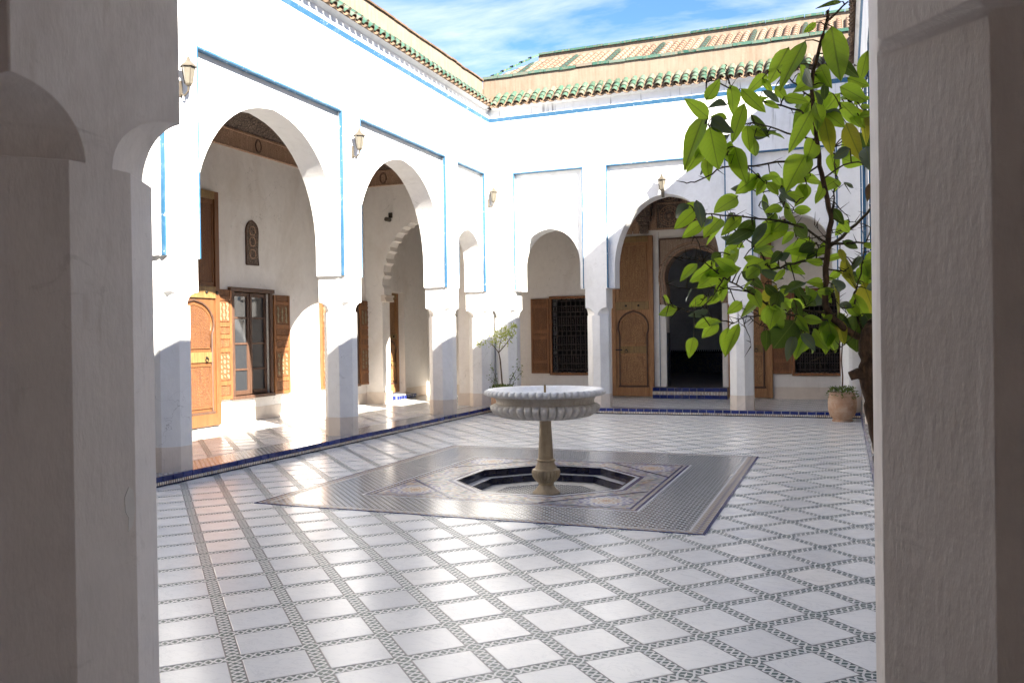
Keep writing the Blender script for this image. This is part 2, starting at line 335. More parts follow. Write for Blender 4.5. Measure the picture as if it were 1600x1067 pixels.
def mk_leaf(name, stops, trans, tmix=.42, spot=(.25, .20, .03)):
    M = MT(name); p = M.obj(); x, y, z = M.sepxyz(p); ay = M.math('ABSOLUTE', y)
    c = M.ramp(M.rnd(), stops)
    rib = M.ramp(M.math('FRACT', M.math('MULTIPLY', M.math('SUBTRACT', x, M.math('MULTIPLY', ay, 1.1)), 9.)), [(0, 1.), (.10, 0.), (.92, 0.), (1, 1.)])
    mid = M.math('LESS_THAN', ay, .013); vein = M.math('MAXIMUM', M.math('MULTIPLY', rib, .40), mid)
    c = M.mix(M.math('MULTIPLY', vein, .55), c, (.22, .27, .07)); n = M.noise(p, 5.5, 4, .6)
    c = M.mix(M.ramp(n, [(.58, 0.), (.74, .7)]), c, spot)
    M.fin(c, .38, .4); M.bump(M.math('ADD', vein, M.math('MULTIPLY', n, .6)), .25, .004)
    tr = M.n('ShaderNodeBsdfTranslucent', {'Color': M.mix(M.math('MULTIPLY', vein, .6), trans, (.10, .14, .02))}); mx = M.n('ShaderNodeMixShader', {0: tmix, 1: M.b.outputs[0], 2: tr.outputs[0]})
    M.t.links.new(mx.outputs[0], M.o.inputs['Surface']); return M.m
LEAFM = [mk_leaf('green_leaf', [(0, (.045, .105, .016)), (.5, (.085, .165, .022)), (1, (.15, .225, .03))], (.46, .66, .045), .62),
         mk_leaf('yellowing_leaf', [(0, (.17, .17, .03)), (1, (.26, .22, .04))], (.58, .56, .04), .55, (.26, .20, .03)),
         mk_leaf('dark_leaf', [(0, (.022, .048, .012)), (1, (.05, .085, .02))], (.14, .22, .02), .34, (.05, .07, .02)),
         mk_leaf('glaucous_leaf', [(0, (.10, .14, .10)), (1, (.16, .19, .14))], (.12, .18, .06), .25, (.16, .18, .12)),
         mk_leaf('dry_leaf', [(0, (.17, .10, .05)), (1, (.22, .13, .07))], (.25, .13, .05), .25, (.10, .05, .03))]
SHRUB = mk_leaf('shrub_leaf', [(0, (.18, .21, .05)), (1, (.30, .33, .10))], (.50, .55, .09), .45)
COVER = mk_leaf('cover_leaf', [(0, (.06, .10, .02)), (1, (.11, .15, .03))], (.18, .25, .03), .35)
EARTH = simple('packed_earth', (.30, .24, .18), .95, .2, 2, .3, .1)
# ---- citrus tree skeleton (x, y, z, radius) and leaves (base, tip, width, kind, node)
TREE_BRANCHES = [[(0.14,2.42,0.4,0.036),(0.15,2.4,0.75,0.031),(0.103,2.574,1.204,0.027),(0.09,2.556,1.295,0.0255),(0.072,2.559,1.401,0.024),(0.06,2.547,1.5,0.0225),(0.057,2.544,1.571,0.021),(0.071,2.56,1.612,0.0195),(0.083,2.582,1.633,0.018)],[(0.057,2.558,1.571,0.015),(-0.002,2.561,1.613,0.0143),(-0.039,2.57,1.653,0.0135),(-0.051,2.585,1.691,0.0128),(-0.048,2.598,1.765,0.0121),(-0.041,2.607,1.848,0.0113),(-0.033,2.607,1.938,0.0106),(-0.052,2.589,2.03,0.0099),(-0.064,2.567,2.124,0.0092),(-0.073,2.542,2.203,0.0084),(-0.076,2.515,2.307,0.0077),(-0.059,2.496,2.371,0.007),(-0.035,2.482,2.456,0.0062),(-0.029,2.464,2.473,0.0055)],[(-0.035,2.482,2.452,0.006),(0.02,2.532,2.514,0.003)],[(-0.077,2.527,2.255,0.004),(-0.116,2.578,2.308,0.0033),(-0.148,2.594,2.344,0.0027),(-0.185,2.65,2.391,0.002)],[(-0.099,2.527,2.213,0.004),(-0.111,2.458,2.21,0.0036),(-0.195,2.35,2.217,0.0032),(-0.238,2.278,2.222,0.0028),(-0.293,2.18,2.237,0.0024),(-0.311,2.136,2.225,0.002)],[(-0.266,2.216,2.238,0.003),(-0.271,2.216,2.263,0.0023),(-0.274,2.207,2.284,0.0015)],[(-0.067,2.559,2.146,0.005),(-0.173,2.627,2.201,0.0037),(-0.251,2.714,2.25,0.0025)],[(-0.064,2.573,2.1,0.005),(-0.165,2.48,2.077,0.0044),(-0.243,2.392,2.057,0.0038),(-0.292,2.325,2.044,0.0032),(-0.348,2.244,2.004,0.0026),(-0.374,2.171,1.987,0.002)],[(-0.271,2.357,2.051,0.003),(-0.306,2.318,2.112,0.0025),(-0.313,2.255,2.136,0.002),(-0.327,2.214,2.138,0.0015)],[(-0.043,2.603,1.813,0.006),(-0.137,2.624,1.806,0.0052),(-0.202,2.671,1.793,0.0044),(-0.241,2.718,1.855,0.0036),(-0.294,2.758,1.906,0.0028),(-0.339,2.826,1.947,0.002)],[(-0.04,2.607,1.855,0.005),(-0.121,2.479,1.9,0.0043),(-0.206,2.344,1.905,0.0035),(-0.315,2.222,1.907,0.0027),(-0.34,2.106,1.903,0.002)],[(-0.037,2.608,1.848,0.008),(0.035,2.725,1.92,0.0065),(0.086,2.812,1.986,0.005)],[(-0.037,2.608,1.855,0.006),(0.021,2.563,1.851,0.0045),(0.079,2.48,1.837,0.003)],[(-0.046,2.567,1.654,0.005),(-0.137,2.59,1.664,0.0043),(-0.221,2.641,1.652,0.0035),(-0.289,2.677,1.648,0.0027),(-0.323,2.719,1.633,0.002)],[(-0.049,2.566,1.635,0.005),(-0.155,2.46,1.654,0.0043),(-0.242,2.382,1.714,0.0035),(-0.295,2.294,1.749,0.0027),(-0.348,2.241,1.798,0.002)],[(-0.242,2.382,1.714,0.003),(-0.342,2.393,1.73,0.0025),(-0.414,2.394,1.729,0.002),(-0.472,2.414,1.746,0.0015)],[(-0.295,2.294,1.749,0.003),(-0.323,2.236,1.69,0.0026),(-0.359,2.203,1.657,0.0023),(-0.379,2.149,1.663,0.0019),(-0.41,2.085,1.674,0.0015)],[(0.057,2.558,1.571,0.005),(0.031,2.605,1.653,0.0044),(0.034,2.667,1.73,0.0037),(0.055,2.713,1.817,0.0031),(0.077,2.772,1.915,0.0025)],[(-0.034,2.606,1.93,0.004),(-0.02,2.654,2.01,0.0033),(-0.02,2.717,2.091,0.0027),(-0.023,2.788,2.169,0.002)],[(-0.053,2.586,2.039,0.004),(0.023,2.492,2.061,0.003),(0.078,2.407,2.028,0.002)],[(-0.06,2.578,2.078,0.004),(-0.151,2.604,2.031,0.003),(-0.233,2.612,2.016,0.002)],[(-0.045,2.601,1.783,0.004),(0.012,2.717,1.779,0.003),(0.089,2.884,1.781,0.002)],[(-0.073,2.545,2.196,0.004),(-0.026,2.626,2.232,0.0033),(0.045,2.721,2.3,0.0027),(0.074,2.804,2.377,0.002)],[(-0.289,2.677,1.648,0.0024),(-0.277,2.624,1.618,0.0019),(-0.262,2.597,1.591,0.0014),(-0.254,2.553,1.563,0.0009)],[(-0.17,2.447,1.664,0.0024),(-0.148,2.502,1.667,0.0019),(-0.124,2.522,1.671,0.0014),(-0.102,2.583,1.676,0.0009)],[(0.002,2.698,1.78,0.0024),(0.026,2.695,1.8,0.0019),(0.042,2.678,1.824,0.0014),(0.074,2.754,1.844,0.0009)],[(0.077,2.571,1.622,0.0024),(0.068,2.56,1.601,0.0019),(0.065,2.638,1.578,0.0014),(0.072,2.629,1.555,0.0009)],[(-0.291,2.388,1.722,0.0024),(-0.274,2.399,1.681,0.0019),(-0.235,2.452,1.657,0.0014),(-0.194,2.497,1.633,0.0009)],[(0.077,2.772,1.915,0.0024),(0.058,2.739,1.921,0.0019),(0.039,2.787,1.934,0.0014),(0.018,2.782,1.936,0.0009)],[(-0.243,2.392,2.057,0.0024),(-0.21,2.413,2.025,0.0019),(-0.178,2.42,1.99,0.0014),(-0.147,2.402,1.949,0.0009)],[(0.028,2.559,1.592,0.0024),(-0.002,2.491,1.566,0.0019),(-0.035,2.494,1.543,0.0014),(-0.071,2.448,1.527,0.0009)],[(-0.136,2.456,1.901,0.0024),(-0.129,2.401,1.913,0.0019),(-0.124,2.397,1.931,0.0014),(-0.116,2.395,1.948,0.0009)],[(-0.34,2.25,1.79,0.0024),(-0.372,2.258,1.798,0.0019),(-0.398,2.234,1.802,0.0014),(-0.423,2.199,1.802,0.0009)],[(-0.266,2.665,1.649,0.0024),(-0.25,2.7,1.632,0.0019),(-0.226,2.702,1.62,0.0014),(-0.206,2.753,1.608,0.0009)],[(-0.136,2.456,1.901,0.0024),(-0.168,2.468,1.915,0.0019),(-0.194,2.466,1.934,0.0014),(-0.217,2.442,1.953,0.0009)],[(-0.025,2.638,1.983,0.0024),(-0.007,2.696,1.964,0.0019),(0.015,2.738,1.944,0.0014),(0.017,2.738,1.912,0.0009)],[(0.017,2.738,1.912,0.0024),(-0.019,2.688,1.898,0.0019),(-0.055,2.705,1.889,0.0014),(-0.093,2.715,1.884,0.0009)],[(-0.268,2.359,2.05,0.0024),(-0.295,2.36,2.073,0.0019),(-0.33,2.402,2.103,0.0014),(-0.35,2.372,2.121,0.0009)],[(-0.042,2.605,1.834,0.0024),(-0.041,2.581,1.859,0.0019),(-0.057,2.579,1.884,0.0014),(-0.075,2.548,1.904,0.0009)],[(-0.34,2.25,1.79,0.0024),(-0.349,2.249,1.82,0.0019),(-0.365,2.291,1.856,0.0014),(-0.393,2.294,1.88,0.0009)],[(-0.342,2.393,1.73,0.0024),(-0.353,2.376,1.706,0.0019),(-0.369,2.36,1.684,0.0014),(-0.387,2.327,1.666,0.0009)],[(-0.314,2.255,1.709,0.0024),(-0.282,2.264,1.721,0.0019),(-0.241,2.215,1.72,0.0014),(-0.213,2.233,1.735,0.0009)],[(-0.049,2.594,1.74,0.0024),(-0.031,2.586,1.709,0.0019),(-0.013,2.573,1.677,0.0014),(0.01,2.489,1.648,0.0009)],[(-0.208,2.679,1.803,0.0024),(-0.217,2.729,1.76,0.0019),(-0.201,2.739,1.716,0.0014),(-0.175,2.765,1.676,0.0009)],[(-0.302,2.769,1.912,0.0024),(-0.33,2.822,1.945,0.0019),(-0.333,2.77,1.97,0.0014),(-0.343,2.729,1.993,0.0009)],[(-0.041,2.607,1.848,0.0024),(-0.071,2.632,1.857,0.0019),(-0.098,2.613,1.869,0.0014),(-0.128,2.615,1.88,0.0009)],[(-0.034,2.606,1.93,0.0024),(-0.022,2.624,1.967,0.0019),(-0.023,2.601,1.999,0.0014),(0.005,2.589,2.022,0.0009)],[(-0.378,2.394,1.729,0.0024),(-0.37,2.416,1.765,0.0019),(-0.344,2.406,1.793,0.0014),(-0.339,2.467,1.832,0.0009)]]
